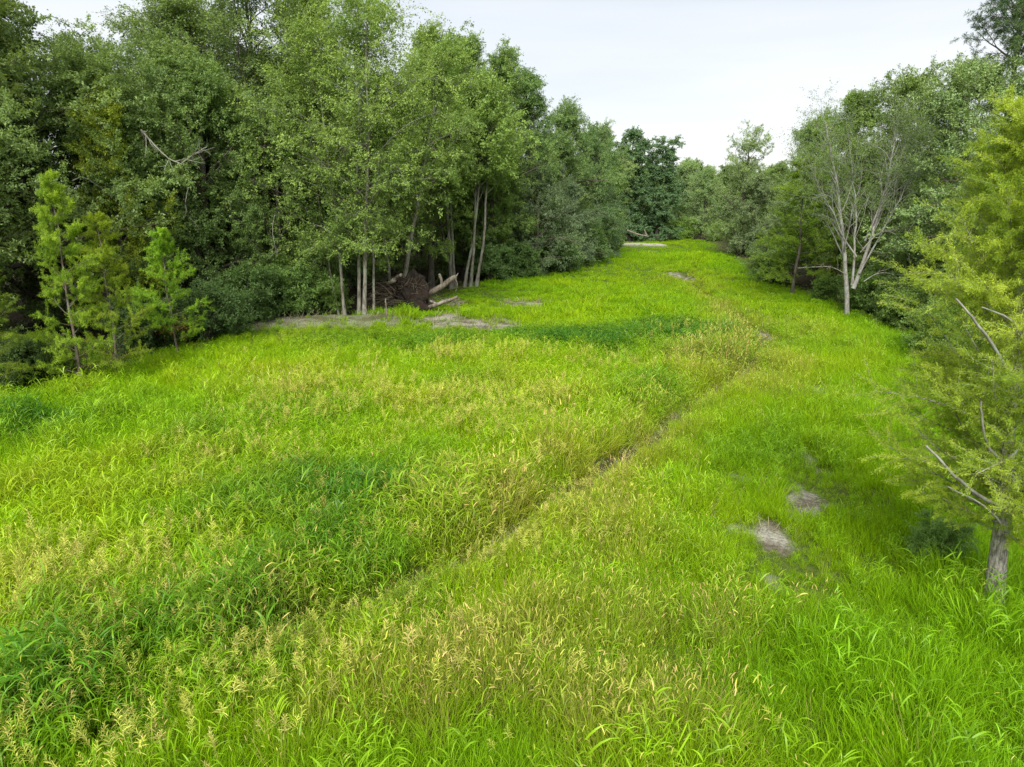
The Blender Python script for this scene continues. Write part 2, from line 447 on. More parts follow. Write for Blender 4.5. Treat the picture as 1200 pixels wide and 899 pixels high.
    tk = np.exp(-(np.abs(Y - (95.5 + (fbm(X * .3, Y * 0, 5) - .5) * 1.0)) / 2.2) ** 4) * (X > 10) * (X < 20.0)
    M['track'] = tk
    M['bare'] = np.clip(np.maximum(b, tk), 0, 1)
    M['track0'] = tk
    lo = np.zeros_like(X)          # closely grown, short grass
    for q, rx, ry in [((560, 350), 5.5, 9), ((540, 388), 4.2, 3.4), ((380, 396), 6.5, 3.4), ((925, 650), 1.1, 2.0), ((960, 570), .9, 1.6), ((1036, 670), .5, .8), ((700, 315), 12, 20), ((890, 400), 1.0, 3.0)]:
        lo = np.maximum(lo, blob(X, Y, P(*q), rx, ry))
    lo = np.maximum(lo, np.clip(1 + rd / 1.3, 0, 1) * (rd < 0.1) * (Y < 60) * (.55 + .6 * n1))
    lo = np.maximum(lo, np.clip((Y - 78) / 8, 0, 1))
    M['low'] = np.clip(lo, 0, 1)
    # colour balance lime (left) - pure green (right)
    right = 1 / (1 + np.exp((rd + 1.5) / 0.8)) * 1.0
    M['green'] = np.clip(0.75 * right * np.clip((40 - Y) / 20, 0, 1) + .62 * np.clip((Y - 26) / 12, 0, 1) + 0.5 * B((560, 340), 4, 4) + .5 * B((150, 500), 4, 3) + 0.6 * np.exp(-(inset(X, Y) / 1.8) ** 2) + 0.7 * B((1150, 850), 2.5, 2.0), 0, 1)
    M['n1'] = n1; M['n2'] = n2
    return M

def gz(X, Y, M=None):
    X = np.asarray(X, float); Y = np.asarray(Y, float)
    rd = np.abs(rut_dist(X, Y))
    z = (fbm(X * 0.12, Y * 0.12, 77) - 0.5) * 0.35 - 0.30 * np.exp(-(rd / 0.38) ** 2) * (Y < 90) + (fbm(X * 1.3, Y * 1.3, 78) - 0.5) * 0.10
    z = z + 0.28 * np.exp(-(np.abs(Y - (35.6 + 0.12 * (X + 9))) / 1.5) ** 4) * (X > -14) * (X < -5.2)
    z = z + 0.35 * np.exp(-(np.abs(Y - 95.5) / 3.0) ** 4) * (X > 8) * (X < 22)
    return z

def gz1(x, y): return float(gz(np.array([x]), np.array([y]))[0])

# ------------------------------------------------------------------ ground
def ground_mesh():
    ys = np.concatenate([np.arange(-12, 4, 2.0), np.arange(4, 40, 0.16), np.arange(40, 118, 0.5), np.array([119, 125, 140, 180, 260, 400, 700, 1200, 2500.])])
    xs = np.concatenate([-np.array([2500, 1200, 600, 300, 150, 90, 60, 45, 36, 32]), np.arange(-28, 30, 0.2), np.array([31, 34, 38, 45, 60, 90, 150, 300, 600, 1200, 2500])])
    Xg, Yg = np.meshgrid(xs, ys)
    X, Y = Xg.ravel(), Yg.ravel()
    Mk = masks(X, Y)
    Z = gz(X, Y) * ((np.abs(X) < 60) & (Y < 130))
    V = np.stack([X, Y, Z], 1)
    ny, nx = Xg.shape
    i = np.arange(ny * nx).reshape(ny, nx)
    F = np.stack([i[:-1, :-1], i[:-1, 1:], i[1:, 1:], i[1:, :-1]], -1).reshape(-1, 4)
    ins = inset(X, Y)
    wood = 1 / (1 + np.exp((ins + 0.5) * 2.0))
    tone = np.stack([Mk['bare'] * (1 - .55 * np.clip(Mk['mud'] * 1.4, 0, 1)), np.maximum(np.maximum(wood, .9 * Mk['rut']), 0), np.maximum(Mk['track'], 0)], 1)
    me = mesh_from('ground', V, [F], tone, smooth=True)
    return me

m, t, N, L = new_mat('soil_and_litter')
o = N('ShaderNodeOutputMaterial'); pb = N('ShaderNodeBsdfPrincipled'); pb.inputs['Roughness'].default_value = 0.95; pb.inputs['Specular IOR Level'].default_value = 0.1
at = N('ShaderNodeAttribute'); at.attribute_name = 'tone'; sp = N('ShaderNodeSeparateColor'); L(at.outputs['Color'], sp.inputs[0])
tc = N('ShaderNodeTexCoord')
n1 = N('ShaderNodeTexNoise'); n1.inputs['Scale'].default_value = 14; n1.inputs['Detail'].default_value = 12; n1.inputs['Roughness'].default_value = 0.75; L(tc.outputs['Object'], n1.inputs[0])
n2 = N('ShaderNodeTexNoise'); n2.inputs['Scale'].default_value = 1.1; n2.inputs['Detail'].default_value = 6; L(tc.outputs['Object'], n2.inputs[0])
def ramp(src, c0, c1, p0=0.35, p1=0.65):
    r = N('ShaderNodeValToRGB'); r.color_ramp.elements[0].position = p0; r.color_ramp.elements[1].position = p1
    r.color_ramp.elements[0].color = (*c0, 1); r.color_ramp.elements[1].color = (*c1, 1); L(src, r.inputs[0]); return r.outputs[0]
def mixc(f, a, b):
    x = N('ShaderNodeMix'); x.data_type = 'RGBA'; L(f, x.inputs[0]); L(a, x.inputs[6]); L(b, x.inputs[7]); return x.outputs[2]
turf = ramp(n1.outputs[0], (0.035, 0.055, 0.010), (0.10, 0.14, 0.02))
litter = ramp(n1.outputs[0], (0.020, 0.016, 0.010), (0.075, 0.060, 0.038))
bare = ramp(n1.outputs[0], (0.13, 0.122, 0.092), (0.40, 0.385, 0.32), 0.38, 0.6)
bare2 = mixc(ramp(n2.outputs[0], (0, 0, 0), (1, 1, 1), 0.42, 0.58), bare, ramp(n1.outputs[0], (0.06, 0.05, 0.035), (0.20, 0.175, 0.13)))
pale = ramp(n1.outputs[0], (0.26, 0.24, 0.20), (0.42, 0.39, 0.34))
c = mixc(sp.outputs[1], turf, litter)
c = mixc(sp.outputs[0], c, bare2)
c = mixc(sp.outputs[2], c, pale)
L(c, pb.inputs['Base Color'])
b = N('ShaderNodeBump'); b.inputs['Strength'].default_value = 0.8; b.inputs['Distance'].default_value = 0.05; L(n1.outputs[0], b.inputs['Height']); L(b.outputs[0], pb.inputs['Normal'])
L(pb.outputs[0], o.inputs[0])
SOIL = m
g = link('ground', ground_mesh(), SOIL)
tag(g, 'flat clearing floor of brown soil and pale bare patches between the woods', kind='structure')

# ------------------------------------------------------------------ grass: tuft meshes, scattered with geometry nodes
def ribbon(rng, base, d0, L_, w, K=4, droop=0.35, base_t=(0.35, 0.55), tip_t=(0.1, 1.08), twist=True):
    """base (n,3), d0 (n,3) start direction, L_ (n,), w (n,) -> tapered strips"""
    n = len(base); d = norm(d0); p = base.copy(); pts = [p]; ds = [d]
    for k in range(K):
        d = d.copy(); d[:, 2] -= droop * (k + 0.3) / K * (1 if np.isscalar(droop) else 1); d = norm(d)
        p = p + d * (L_ / K)[:, None]; pts.append(p); ds.append(d)
    side = norm(np.cross(ds[0] + rng.normal(0, .2, (n, 3)), rng.normal(0, 1, (n, 3)) + np.array([0, 0, 0.2])))
    side[:, 2] *= 0.3; side = norm(side)
    V = []; T = []
    prof = np.array([0.7, 1.0, 0.95, 0.65, 0.4])[:K] if K <= 5 else np.linspace(1, .3, K)
    rv = rng.random(n); gv = 0.75 + 0.5 * rng.random(n)
    for k in range(K):
        a = k / K
        V += [pts[k] - side * (w * prof[k] / 2)[:, None], pts[k] + side * (w * prof[k] / 2)[:, None]]
        r = np.clip(base_t[0] * (1 - a) + tip_t[0] * a + (rv - .5) * .4, 0, 1); gg = (base_t[1] * (1 - a) + tip_t[1] * a) * gv  # base yellower in itself; its darker tone is shade painted into the blade
        T += [np.stack([r, gg, gg], 1)] * 2
    V.append(pts[K]); T.append(np.stack([np.clip(tip_t[0] + (rv - .5) * .4, 0, 1), tip_t[1] * gv, gv], 1))
    V = np.stack(V, 1); T = np.stack(T, 1); m_ = 2 * K + 1
    F4 = np.array([[2 * k, 2 * k + 1, 2 * k + 3, 2 * k + 2] for k in range(K - 1)])
    F3 = np.array([[2 * K - 2, 2 * K - 1, 2 * K]])
    off = (np.arange(n) * m_)[:, None, None]
    return V.reshape(-1, 3), (F4[None] + off).reshape(-1, 4), (F3[None] + off).reshape(-1, 3), T.reshape(-1, 3)

def join_rib(lst):
    Vs, F4, F3, T, off = [], [], [], [], 0
    for V, a, b_, t_ in lst:
        Vs.append(V); F4.append(a + off); F3.append(b_ + off); T.append(t_); off += len(V)
    return np.concatenate(Vs), [np.concatenate(F4), np.concatenate(F3)], np.concatenate(T)

def fan(rng, n, rad, tilt, base=(0, 0, 0)):
    a = rng.random(n) * 2 * PI; r = rad * np.sqrt(rng.random(n))
    b_ = np.stack([r * np.cos(a), r * np.sin(a), np.full(n, -0.05)], 1) + np.array(base)
    a2 = a + rng.normal(0, .8, n); tl = np.abs(rng.normal(0, tilt, n)) + tilt * .3
    d = np.stack([np.sin(tl) * np.cos(a2), np.sin(tl) * np.sin(a2), np.cos(tl)], 1)
    return b_, d

def tuft_fine(seed, n=46, h=0.48, w=0.0075, rad=0.16, tilt=0.30, droop=0.5):
    rng = np.random.default_rng(seed)
    b_, d = fan(rng, n, rad, tilt)
    return join_rib([ribbon(rng, b_, d, h * (0.55 + 0.65 * rng.random(n)), w * (0.7 + 0.6 * rng.random(n)), 4, droop)])

def tuft_broad(seed, stalks=7, h=0.60, w=0.016, rad=0.16):
    rng = np.random.default_rng(seed)
    b_, d = fan(rng, stalks, rad, 0.14)
    hs = h * (0.7 + 0.5 * rng.random(stalks))
    L_ = [ribbon(rng, b_, d, hs, np.full(stalks, 0.008), 3, 0.05)]
    for k in range(6):
        f = 0.2 + 0.8 * (k + rng.random(stalks)) / 6
        p = b_ + d * (hs * f)[:, None]
        a = rng.random(stalks) * 2 * PI; tl = 0.5 + 0.3 * rng.random(stalks)
        dd = np.stack([np.sin(tl) * np.cos(a), np.sin(tl) * np.sin(a), np.cos(tl)], 1)
        L_.append(ribbon(rng, p, dd, 0.27 * (0.7 + 0.6 * rng.random(stalks)), w * (0.7 + .5 * rng.random(stalks)), 5, 1.0, (0.0, 0.8), (0.05, 1.15)))
    return join_rib(L_)

def tuft_panicle(seed, stalks=2, h=0.95):
    """stalk with an open, airy, star-like seed head"""
    rng = np.random.default_rng(seed); L_ = []
    b_, d = fan(rng, stalks, 0.08, 0.12)
    hs = h * (0.85 + 0.25 * rng.random(stalks))
    L_.append(ribbon(rng, b_, d, hs, np.full(stalks, 0.006), 3, 0.08, (0, .5), (0, .8)))
    for s in range(stalks):
        n = 22
        f = 0.74 + 0.26 * np.arange(n) / n
        p = b_[s] + d[s] * (hs[s] * f)[:, None]
        a = np.arange(n) * 2.4 + rng.random(n); tl = 1.0 - 0.6 * (f - .74) / .26
        dd = np.stack([np.sin(tl) * np.cos(a), np.sin(tl) * np.sin(a), np.cos(tl)], 1)
        ln = (0.125 - 0.07 * (f - .74) / .26) * (0.8 + .4 * rng.random(n))
        L_.append(ribbon(rng, p, dd, ln, np.full(n, 0.0095), 3, 0.6, (0, .9), (0.3, 1.1)))
    return join_rib(L_)

def tuft_foxtail(seed, stalks=7, h=0.68):
    rng = np.random.default_rng(seed)
    b_, d = fan(rng, stalks, 0.14, 0.20)
    hs = h * (0.8 + 0.35 * rng.random(stalks))
    L_ = [ribbon(rng, b_, d, hs, np.full(stalks, 0.004), 3, 0.12, (0.2, .5), (0.1, .7))]
    dd = d.copy(); dd[:, 2] -= .12 * .6; top = b_ + d * (hs * .97)[:, None]
    q = d + rng.normal(0, .25, d.shape); q[:, 2] -= 0.15
    L_.append(ribbon(rng, top, q, 0.075 * (0.6 + .8 * rng.random(stalks)), np.full(stalks, 0.009), 3, 0.7, (0.3, 1.0), (0.4, 1.05)))
    return join_rib(L_)

def tuft_weed(seed, n=60, h=0.6):
    """leafy low weed"""
    rng = np.random.default_rng(seed)
    a = rng.random(n) * 2 * PI; r = 0.22 * np.sqrt(rng.random(n))
    p = np.stack([r * np.cos(a), r * np.sin(a), h * rng.random(n) ** .6], 1)
    d = np.stack([np.cos(a), np.sin(a), rng.normal(.3, .4, n)], 1)
    return join_rib([ribbon(rng, p, d, 0.10 + 0.05 * rng.random(n), np.full(n, 0.022), 3, 0.6, (0.0, .7), (0.1, 1.0))])

LIB = {}
def lib(key, fn, mat, count, **kw):
    LIB[key] = []
    for k in range(count):
        V, F, T = fn(100 + 17 * k + sum(map(ord, key)), **kw)
        me = mesh_from(key, V, F, T); me.materials.append(mat)
        LIB[key].append(bpy.data.objects.new(key, me))      # not linked: shape source for the node tree only
lib('fine', tuft_fine, GRASS, 6)
lib('short', tuft_fine, GRASS, 4, n=30, h=0.26, w=0.010, rad=0.18, tilt=0.4)
lib('broad', tuft_broad, GRASSB, 6)
lib('far', tuft_fine, GRASS, 4, n=40, h=0.45, w=0.026, rad=0.38, tilt=0.4)
lib('farbroad', tuft_weed, GRASSB, 4, n=130, h=0.6)
lib('straw', tuft_fine, SEED, 4, n=26, h=0.30, w=0.008, rad=0.22, tilt=1.25, droop=0.15)
lib('panicle', tuft_panicle, SEED, 5)
lib('foxtail', tuft_foxtail, SEED, 5)

def scatter(name, label, keys_pts, cat='grass'):
    """keys_pts: list of (lib key, X, Y, size, tint) -> ONE stuff object"""
    src = [o for k, *_ in keys_pts for o in LIB[k]]
    Vs, idx, rot, scl, tint = [], [], [], [], []
    base = 0
    for k, X, Y, sz, tn in keys_pts:
        n = len(X); rng = np.random.default_rng(n + base)
        Vs.append(np.stack([X, Y, gz(X, Y)], 1)); idx.append(base + rng.integers(0, len(LIB[k]), n)); base += len(LIB[k])
        lean = rng.normal(0, 0.10, (n, 2)); wx = (fbm(X * .7, Y * .7, 91) - .5) * 1.3; wy = (fbm(X * .7, Y * .7, 95) - .5) * 1.3
        rot.append(np.stack([lean[:, 0] + wx, lean[:, 1] + wy, rng.random(n) * 2 * PI], 1))
        s = sz * (0.8 + 0.4 * rng.random(n)); scl.append(np.stack([s, s, s * (0.85 + .3 * rng.random(n))], 1)); tint.append(tn)
    V = np.concatenate(Vs); me = bpy.data.meshes.new(name)
    me.vertices.add(len(V)); me.vertices.foreach_set('co', V.astype(np.float32).ravel())
    def attr(nm, ty, arr, f):
        a = me.attributes.new(nm, ty, 'POINT'); a.data.foreach_set(f, np.ascontiguousarray(arr).ravel())
    attr('idx', 'INT', np.concatenate(idx).astype(np.int32), 'value')
    attr('rot', 'FLOAT_VECTOR', np.concatenate(rot).astype(np.float32), 'vector')
    attr('scl', 'FLOAT_VECTOR', np.concatenate(scl).astype(np.float32), 'vector')
    T = np.concatenate(tint); T = np.concatenate([T, np.ones((len(T), 1))], 1)
    attr('tint', 'FLOAT_COLOR', T.astype(np.float32), 'color')
    me.update()
    ob = link(name, me)
    tree = bpy.data.node_groups.new(name, 'GeometryNodeTree')
    tree.interface.new_socket('Geometry', in_out='INPUT', socket_type='NodeSocketGeometry')
    tree.interface.new_socket('Geometry', in_out='OUTPUT', socket_type='NodeSocketGeometry')
    N = tree.nodes.new; L = tree.links.new
    gi = N('NodeGroupInput'); go = N('NodeGroupOutput'); jn = N('GeometryNodeJoinGeometry')
    def named(nm, ty):
        a = N('GeometryNodeInputNamedAttribute'); a.data_type = ty; a.inputs[0].default_value = nm
        return [s for s in a.outputs if s.enabled][0]
    ai, ar, asc = named('idx', 'INT'), named('rot', 'FLOAT_VECTOR'), named('scl', 'FLOAT_VECTOR')
    er = N('FunctionNodeEulerToRotation'); L(ar, er.inputs[0])
    for k, so in enumerate(src):
        oi = N('GeometryNodeObjectInfo'); oi.inputs['Object'].default_value = so; oi.inputs['As Instance'].default_value = False
        cp = N('FunctionNodeCompare'); cp.data_type = 'INT'; cp.operation = 'EQUAL'
        ia, ib = [s for s in cp.inputs if s.enabled][:2]
        L(ai, ia); ib.default_value = k
        ip = N('GeometryNodeInstanceOnPoints')
        L(gi.outputs[0], ip.inputs['Points']); L(cp.outputs[0], ip.inputs['Selection']); L(oi.outputs['Geometry'], ip.inputs['Instance'])
        L(er.outputs[0], ip.inputs['Rotation']); L(asc, ip.inputs['Scale']); L(ip.outputs[0], jn.inputs[0])
    L(jn.outputs[0], go.inputs[0])
    md = ob.modifiers.new('scatter', 'NODES'); md.node_group = tree
    tag(ob, label, cat, kind='stuff')
    return ob

def cloud(n, y0, y1, margin=2.5, seed=0):
    rng = np.random.default_rng(seed)
    X = rng.uniform(-26, 31, n); Y = rng.uniform(y0, y1, n)
    keep = (np.abs(X) < 0.80 * Y + 4.0) & (inset(X, Y) > -1.2 + rng.normal(0, .4, n))
    return X[keep], Y[keep]

def lerp(a, b, t): return a + (b - a) * t[:, None]
LIME = np.array([0.300, 0.510, 0.006]); GREEN = np.array([0.205, 0.425, 0.010]); DARKG = np.array([0.085, 0.240, 0.012]); BLUEG = np.array([0.066, 0.205, 0.014])
DRYC = np.array([0.42, 0.38, 0.09]); YEL = np.array([0.40, 0.47, 0.030]); PINKY = np.array([0.56, 0.42, 0.20]); SEEDC = np.array([0.50, 0.58, 0.09])

def colour(X, Y, M, rng, sp='fine'):
    n = len(X)
    c = lerp(LIME, GREEN, np.clip(M['green'] + (M['n1'] - .5) * 1.2 + rng.normal(0, .12, n), 0, 1))
    c = c + (YEL - c) * np.clip((M['n2'] - .5) * 1.6 + (M['n1'] < .45) * .15, 0, .6)[:, None] * (1 - M['green'])[:, None]
    c = c + (DARKG - c) * np.clip(M['dark'] * 1.0 * (.6 + .7 * M['n2']), 0, 1)[:, None]
    c = c + (BLUEG - c) * np.clip(M['blue'] * M['dark'] * .7 * M['n2'] * 1.5, 0, 1)[:, None]
    dry = np.clip(M['dry'] * .5, 0, 1) * (rng.random(n) < .65) * (1 - .8 * M['dark'])
    c = c + (DRYC - c) * dry[:, None]
    return c * (0.82 + 0.36 * rng.random(n))[:, None]

sets = {'fine': [], 'short': [], 'broad': [], 'far': [], 'farbroad': [], 'panicle': [], 'foxtail': [], 'straw': []}
def add(key, X, Y, size, tint): sets[key].append((X, Y, size * np.ones(len(X)), tint))
for seed, (y0, y1, dens, kf, kb) in enumerate([(3.5, 9, 62, 1, 1), (9, 14, 55, 1, 1), (14, 22, 42, 1.05, .95), (22, 34, 28, 1.1, .9), (34, 50, 14, 1.1, 1.1), (50, 98, 5.5, 1.5, 1.6), (98, 113, 3.5, 1.8, 2)]):
    n = int(57 * (y1 - y0) * dens)
    X, Y = cloud(n, y0, y1, seed=seed)
    M = masks(X, Y); rng = np.random.default_rng(50 + seed)
    s = (rng.random(len(X)) < np.clip(M['bare'] * .16 + M['rut'] * .5 + .04 * M['dry'], 0, .6)) & (Y < 60)
    add('straw', X[s], Y[s], np.where(Y[s] > 22, 1.6, 1.0), np.array([[.36, .34, .22]]) * (0.5 + .9 * rng.random((s.sum(), 1))))
    ok = rng.random(len(X)) > np.clip(1.25 * M['bare'] ** .7 + 1.1 * M['rut'], 0, 0.95)
    X, Y = X[ok], Y[ok]; M = {k: v[ok] for k, v in M.items()}
    n = len(X); c = colour(X, Y, M, rng)
    ins = inset(X, Y)
    left = M['rd'] > 0
    hgt = np.where(left, 1.08, 0.92) * (0.50 + 0.95 * M['n2']) * np.clip(0.55 + 0.3 * ins, 0.4, 1) * (1 - .66 * M['low'])
    hgt = hgt * np.where(Y > 40, 0.95, 1.0) * (1 + .35 * np.exp(-((M['rd'] - .9) / .7) ** 2) * (Y < 34))
    isb = rng.random(n) < np.clip(M['dark'] * 1.1 + 0.16 * left + 0.07, 0, .95) * (Y < 34)
    isw = (rng.random(n) < np.clip(M['dark'] * .8 + 0.06, 0, .9)) & (Y >= 24)
    if y0 >= 34:
        f = ~isw; add('far', X[f], Y[f], hgt[f] * kf * .9, c[f])
    else:
        f = ~isb & ~isw
        add('fine', X[f], Y[f], hgt[f] * kf, c[f])
        q = isb & ~isw; add('broad', X[q], Y[q], (hgt[q] * (1 + .12 * M['dark'][q])) * kb, c[q])
    add('farbroad', X[isw], Y[isw], (hgt[isw].clip(0, .85) * (1 + .15 * M['dark'][isw])), c[isw])
    # seed heads
    pr = np.clip(M['seed'] ** 1.2, 0, 1) * (0.62 if y0 < 22 else 0.8) * (1 if Y.max() < 50 else .3)
    s = rng.random(n) < pr
    if s.any() and y0 < 40:
        tn = lerp(SEEDC, PINKY, np.clip(rng.random(s.sum()) ** 2 * .6 + M['dry'][s] * .15, 0, 1)) * (0.75 + .4 * rng.random(s.sum()))[:, None]
        add('panicle', X[s] + .05, Y[s] + .05, hgt[s].clip(.7, 1.05) * .85, tn)
    s = rng.random(n) < np.clip(M['dry'] * .9 + M['seed'] * .15 + .02, 0, .85) * (Y < 40)
    if s.any():
        tn = lerp(SEEDC * .85, PINKY, rng.random(s.sum()) ** 2) * (0.75 + .4 * rng.random(s.sum()))[:, None]
        add('foxtail', X[s] + .03, Y[s] - .04, hgt[s].clip(.6), tn)
    # short growth round the bare patches and on the banks of the rut
    s = ((M['bare'] > .05) | (M['rut'] > .15)) & (rng.random(n) < .6)
    if s.any() and y0 < 40:
        add('short', X[s] + .06, Y[s], hgt[s] * .9 + .2, c[s] * .95)
def cat_sets(k):
    a = sets[k]; return (k, np.concatenate([q[0] for q in a]), np.concatenate([q[1] for q in a]), np.concatenate([q[2] for q in a]), np.concatenate([q[3] for q in a]))
scatter('meadow_grass', 'bright lime green meadow grass covering the clearing', [cat_sets('fine'), cat_sets('short'), cat_sets('far')])
scatter('broadleaf_grass', 'darker tall grass with broad arching leaves growing in clumps', [cat_sets('broad'), cat_sets('farbroad')])
scatter('seed_grass', 'yellowish and tan seed heads standing above the meadow grass', [cat_sets('straw'), cat_sets('panicle'), cat_sets('foxtail')])

# ------------------------------------------------------------------ tree kinds
def one(h, lean=(0, 0), bend=None): return [((0, 0, -0.2), (lean[0], lean[1], h), bend)]
def prof_oval(mx_, top=0.25):                         # limb length along the trunk
    return lambda t: mx_ * (np.sin(np.clip((t - 0.02) / 1.0, 0, 1) ** 0.8 * PI) ** 0.6 * (1 - .25 * t) + top * 0.3)
def ang_open(a0=1.35, a1=0.45): return lambda t: a0 + (a1 - a0) * t

for s in range(3):   # dense rounded oaks
    build_tree('oak%d' % s, 10 + s, one(13, (0.4 * s - .4, 0.3)), 0.26, 30, 0.10, prof_oval(4.6), ang_open(1.35, .5), .10, .02, 7, .36, 8, .75, 38, .125, .6, hue=.45)
for s in range(3):   # taller, narrower sweetgums
    build_tree('gum%d' % s, 20 + s, one(16, (0.3, -.2 * s)), 0.22, 36, 0.16, prof_oval(3.3), ang_open(1.25, .4), .15, .03, 6, .36, 7, .65, 36, .12, .65, hue=.6, wob=.10)
build_tree('airy', 31, one(17, (0.6, 0)), 0.2, 30, 0.3, prof_oval(4.2), ang_open(1.0, .4), .15, .03, 7, .36, 7, .7, 24, .12, .5, hue=.4)
build_tree('ragged', 35, one(13, (.3, 0)), 0.2, 26, 0.14, lambda t: 3.1 + .6 * np.sin(t * 19), ang_open(1.35, .8), .08, .02, 6, .36, 7, .6, 26, .13, .6, hue=.45)
build_tree('greyoak', 41, one(11), 0.24, 32, 0.04, prof_oval(4.4), ang_open(1.4, .55), .05, -.02, 7, .36, 9, .6, 26, .13, .5, hue=.4, sub_up=0.0)
build_tree('greyoak1', 42, one(12), 0.24, 30, 0.06, prof_oval(4.0), ang_open(1.4, .5), .05, -.01, 7, .36, 9, .6, 26, .13, .5, hue=.5)
build_tree('column', 51, one(13, (.3, 0)), 0.24, 46, 0.03, lambda t: 1.7 + .7 * np.sin(t * 17) * .6 - .5 * t, ang_open(1.5, .9), -.1, -.05, 5, .5, 7, .5, 24, .17, .75, hue=.3, down=.4)
build_tree('column1', 52, one(13, (-.5, 0)), 0.24, 44, 0.03, lambda t: 1.9 + .8 * np.sin(t * 13 + 2) * .6 - .6 * t, ang_open(1.5, .9), -.1, -.05, 5, .5, 7, .5, 24, .17, .75, hue=.3, down=.4)
build_tree('shrub', 61, [((0, 0, 0), (.8, .3, 3.2), None), ((.2, .1, 0), (-1.0, .4, 2.8), None), ((-.1, 0, 0), (.1, -1.0, 2.6), None), ((0, .2, 0), (0, .9, 3.0), None)], 0.05, 12, 0.05, lambda t: 1.3 - .5 * t, 1.0, .1, -.02, 5, .4, 5, .4, 20, .13, .6, K=8, hue=.5, leaf_wood=0)
build_tree('shrub1', 62, [((0, 0, 0), (1.1, -.3, 2.6), None), ((.2, .1, 0), (-.8, .8, 3.0), None), ((-.1, 0, 0), (-.4, -1.0, 2.2), None)], 0.05, 15, 0.05, lambda t: 1.4 - .6 * t, 1.1, .1, -.04, 5, .4, 5, .4, 20, .12, .55, K=8, hue=.5, leaf_wood=0)
build_tree('pine', 71, one(24, (.6, .4)), 0.30, 34, 0.52, lambda t: 6.0 * (1.12 - t) + .8, ang_open(1.4, .7), .1, .05, 7, .42, 6, .5, 40, .24, .09, hue=.4, spread=.03, outw=.8, flat=.2)
# the pale multi-stemmed tree beside the root plate
build_tree('multistem', 81, [((-.9, 0, -.2), (-1.8, .5, 14.6), None), ((-.25, .3, -.2), (.5, .6, 16.2), None), ((.15, -.4, -.2), (.9, -.8, 15.4), None), ((.55, .1, -.2), (-.6, 1.4, 14.0), (.5, 0, 0)), ((-1.3, .5, -.2), (-3.2, 1.2, 12), None)],
           [.085, .10, .11, .07, .055], 26, 0.22, lambda t: 3.9 * (np.sin(np.clip(t, 0, 1) * PI) ** .5) * np.clip((t - .12) / .30, .15, 1) + .2, ang_open(1.3, .5), .12, -.01, 6, .38, 6, .62, 17, .12, .6, hue=.75, K=14, wob=.09)
build_tree('leaning', 91, [((0, 0, -.2), (2.6, .5, 13.5), (.1, 0, 0)), ((-.55, .5, -.2), (-.8, .8, 11.5), None)], [.165, .11], 26, 0.46, lambda t: 3.0 * (np.sin(np.clip((t - .1), 0, 1) * PI) ** .6) + .4, ang_open(1.2, .5), .12, .0, 6, .38, 7, .6, 28, .12, .6, hue=.7, K=14, wob=.13)
build_tree('thicket', 101, [((.3 * math.cos(k * 2.1) * (1 + k * .35), .3 * math.sin(k * 2.1) * (1 + k * .35), -.1), (1.6 * math.cos(k * 2.1 + .4) * (1 + .1 * k), 1.4 * math.sin(k * 2.1 + .4), 9 + (k * 37 % 5) * .7), None) for k in range(7)],
           .085, 12, 0.48, lambda t: 2.2 * (np.sin(np.clip(t, 0, 1) * PI) ** .5) + .2, ang_open(1.1, .5), .1, 0, 5, .38, 6, .55, 20, .15, .6, hue=.6, K=10, wob=.12)
# pale bare-limbed tree on the right
build_tree('paletree', 111, [((0, 0, -.2), (-2.3, .2, 11.2), (.35, 0, 0)), ((.15, 0, 1.7), (1.5, .4, 11.0), (.45, 0, 0)), ((.1, .1, 1.9), (-.5, .9, 10.6), (.25, 0, 0)), ((.35, -.1, 2.6), (3.0, -.4, 9.8), (.1, 0, 0)), ((.1, 0, 3.6), (-3.8, 0, 9.2), (-.2, 0, 0)), ((.5, 0, 4.5), (2.3, .5, 10.4), (.1, 0, 0))],
           [.15, .12, .075, .06, .05, .055], 20, 0.30, lambda t: 2.4 - .9 * t, ang_open(.65, .35), .22, .02, 6, .40, 5, .5, 7, .085, .5, hue=.5, K=16, wob=.08, limb_wob=.10, flare=1.25, outw=.6, sub_tr=(.55, 1))

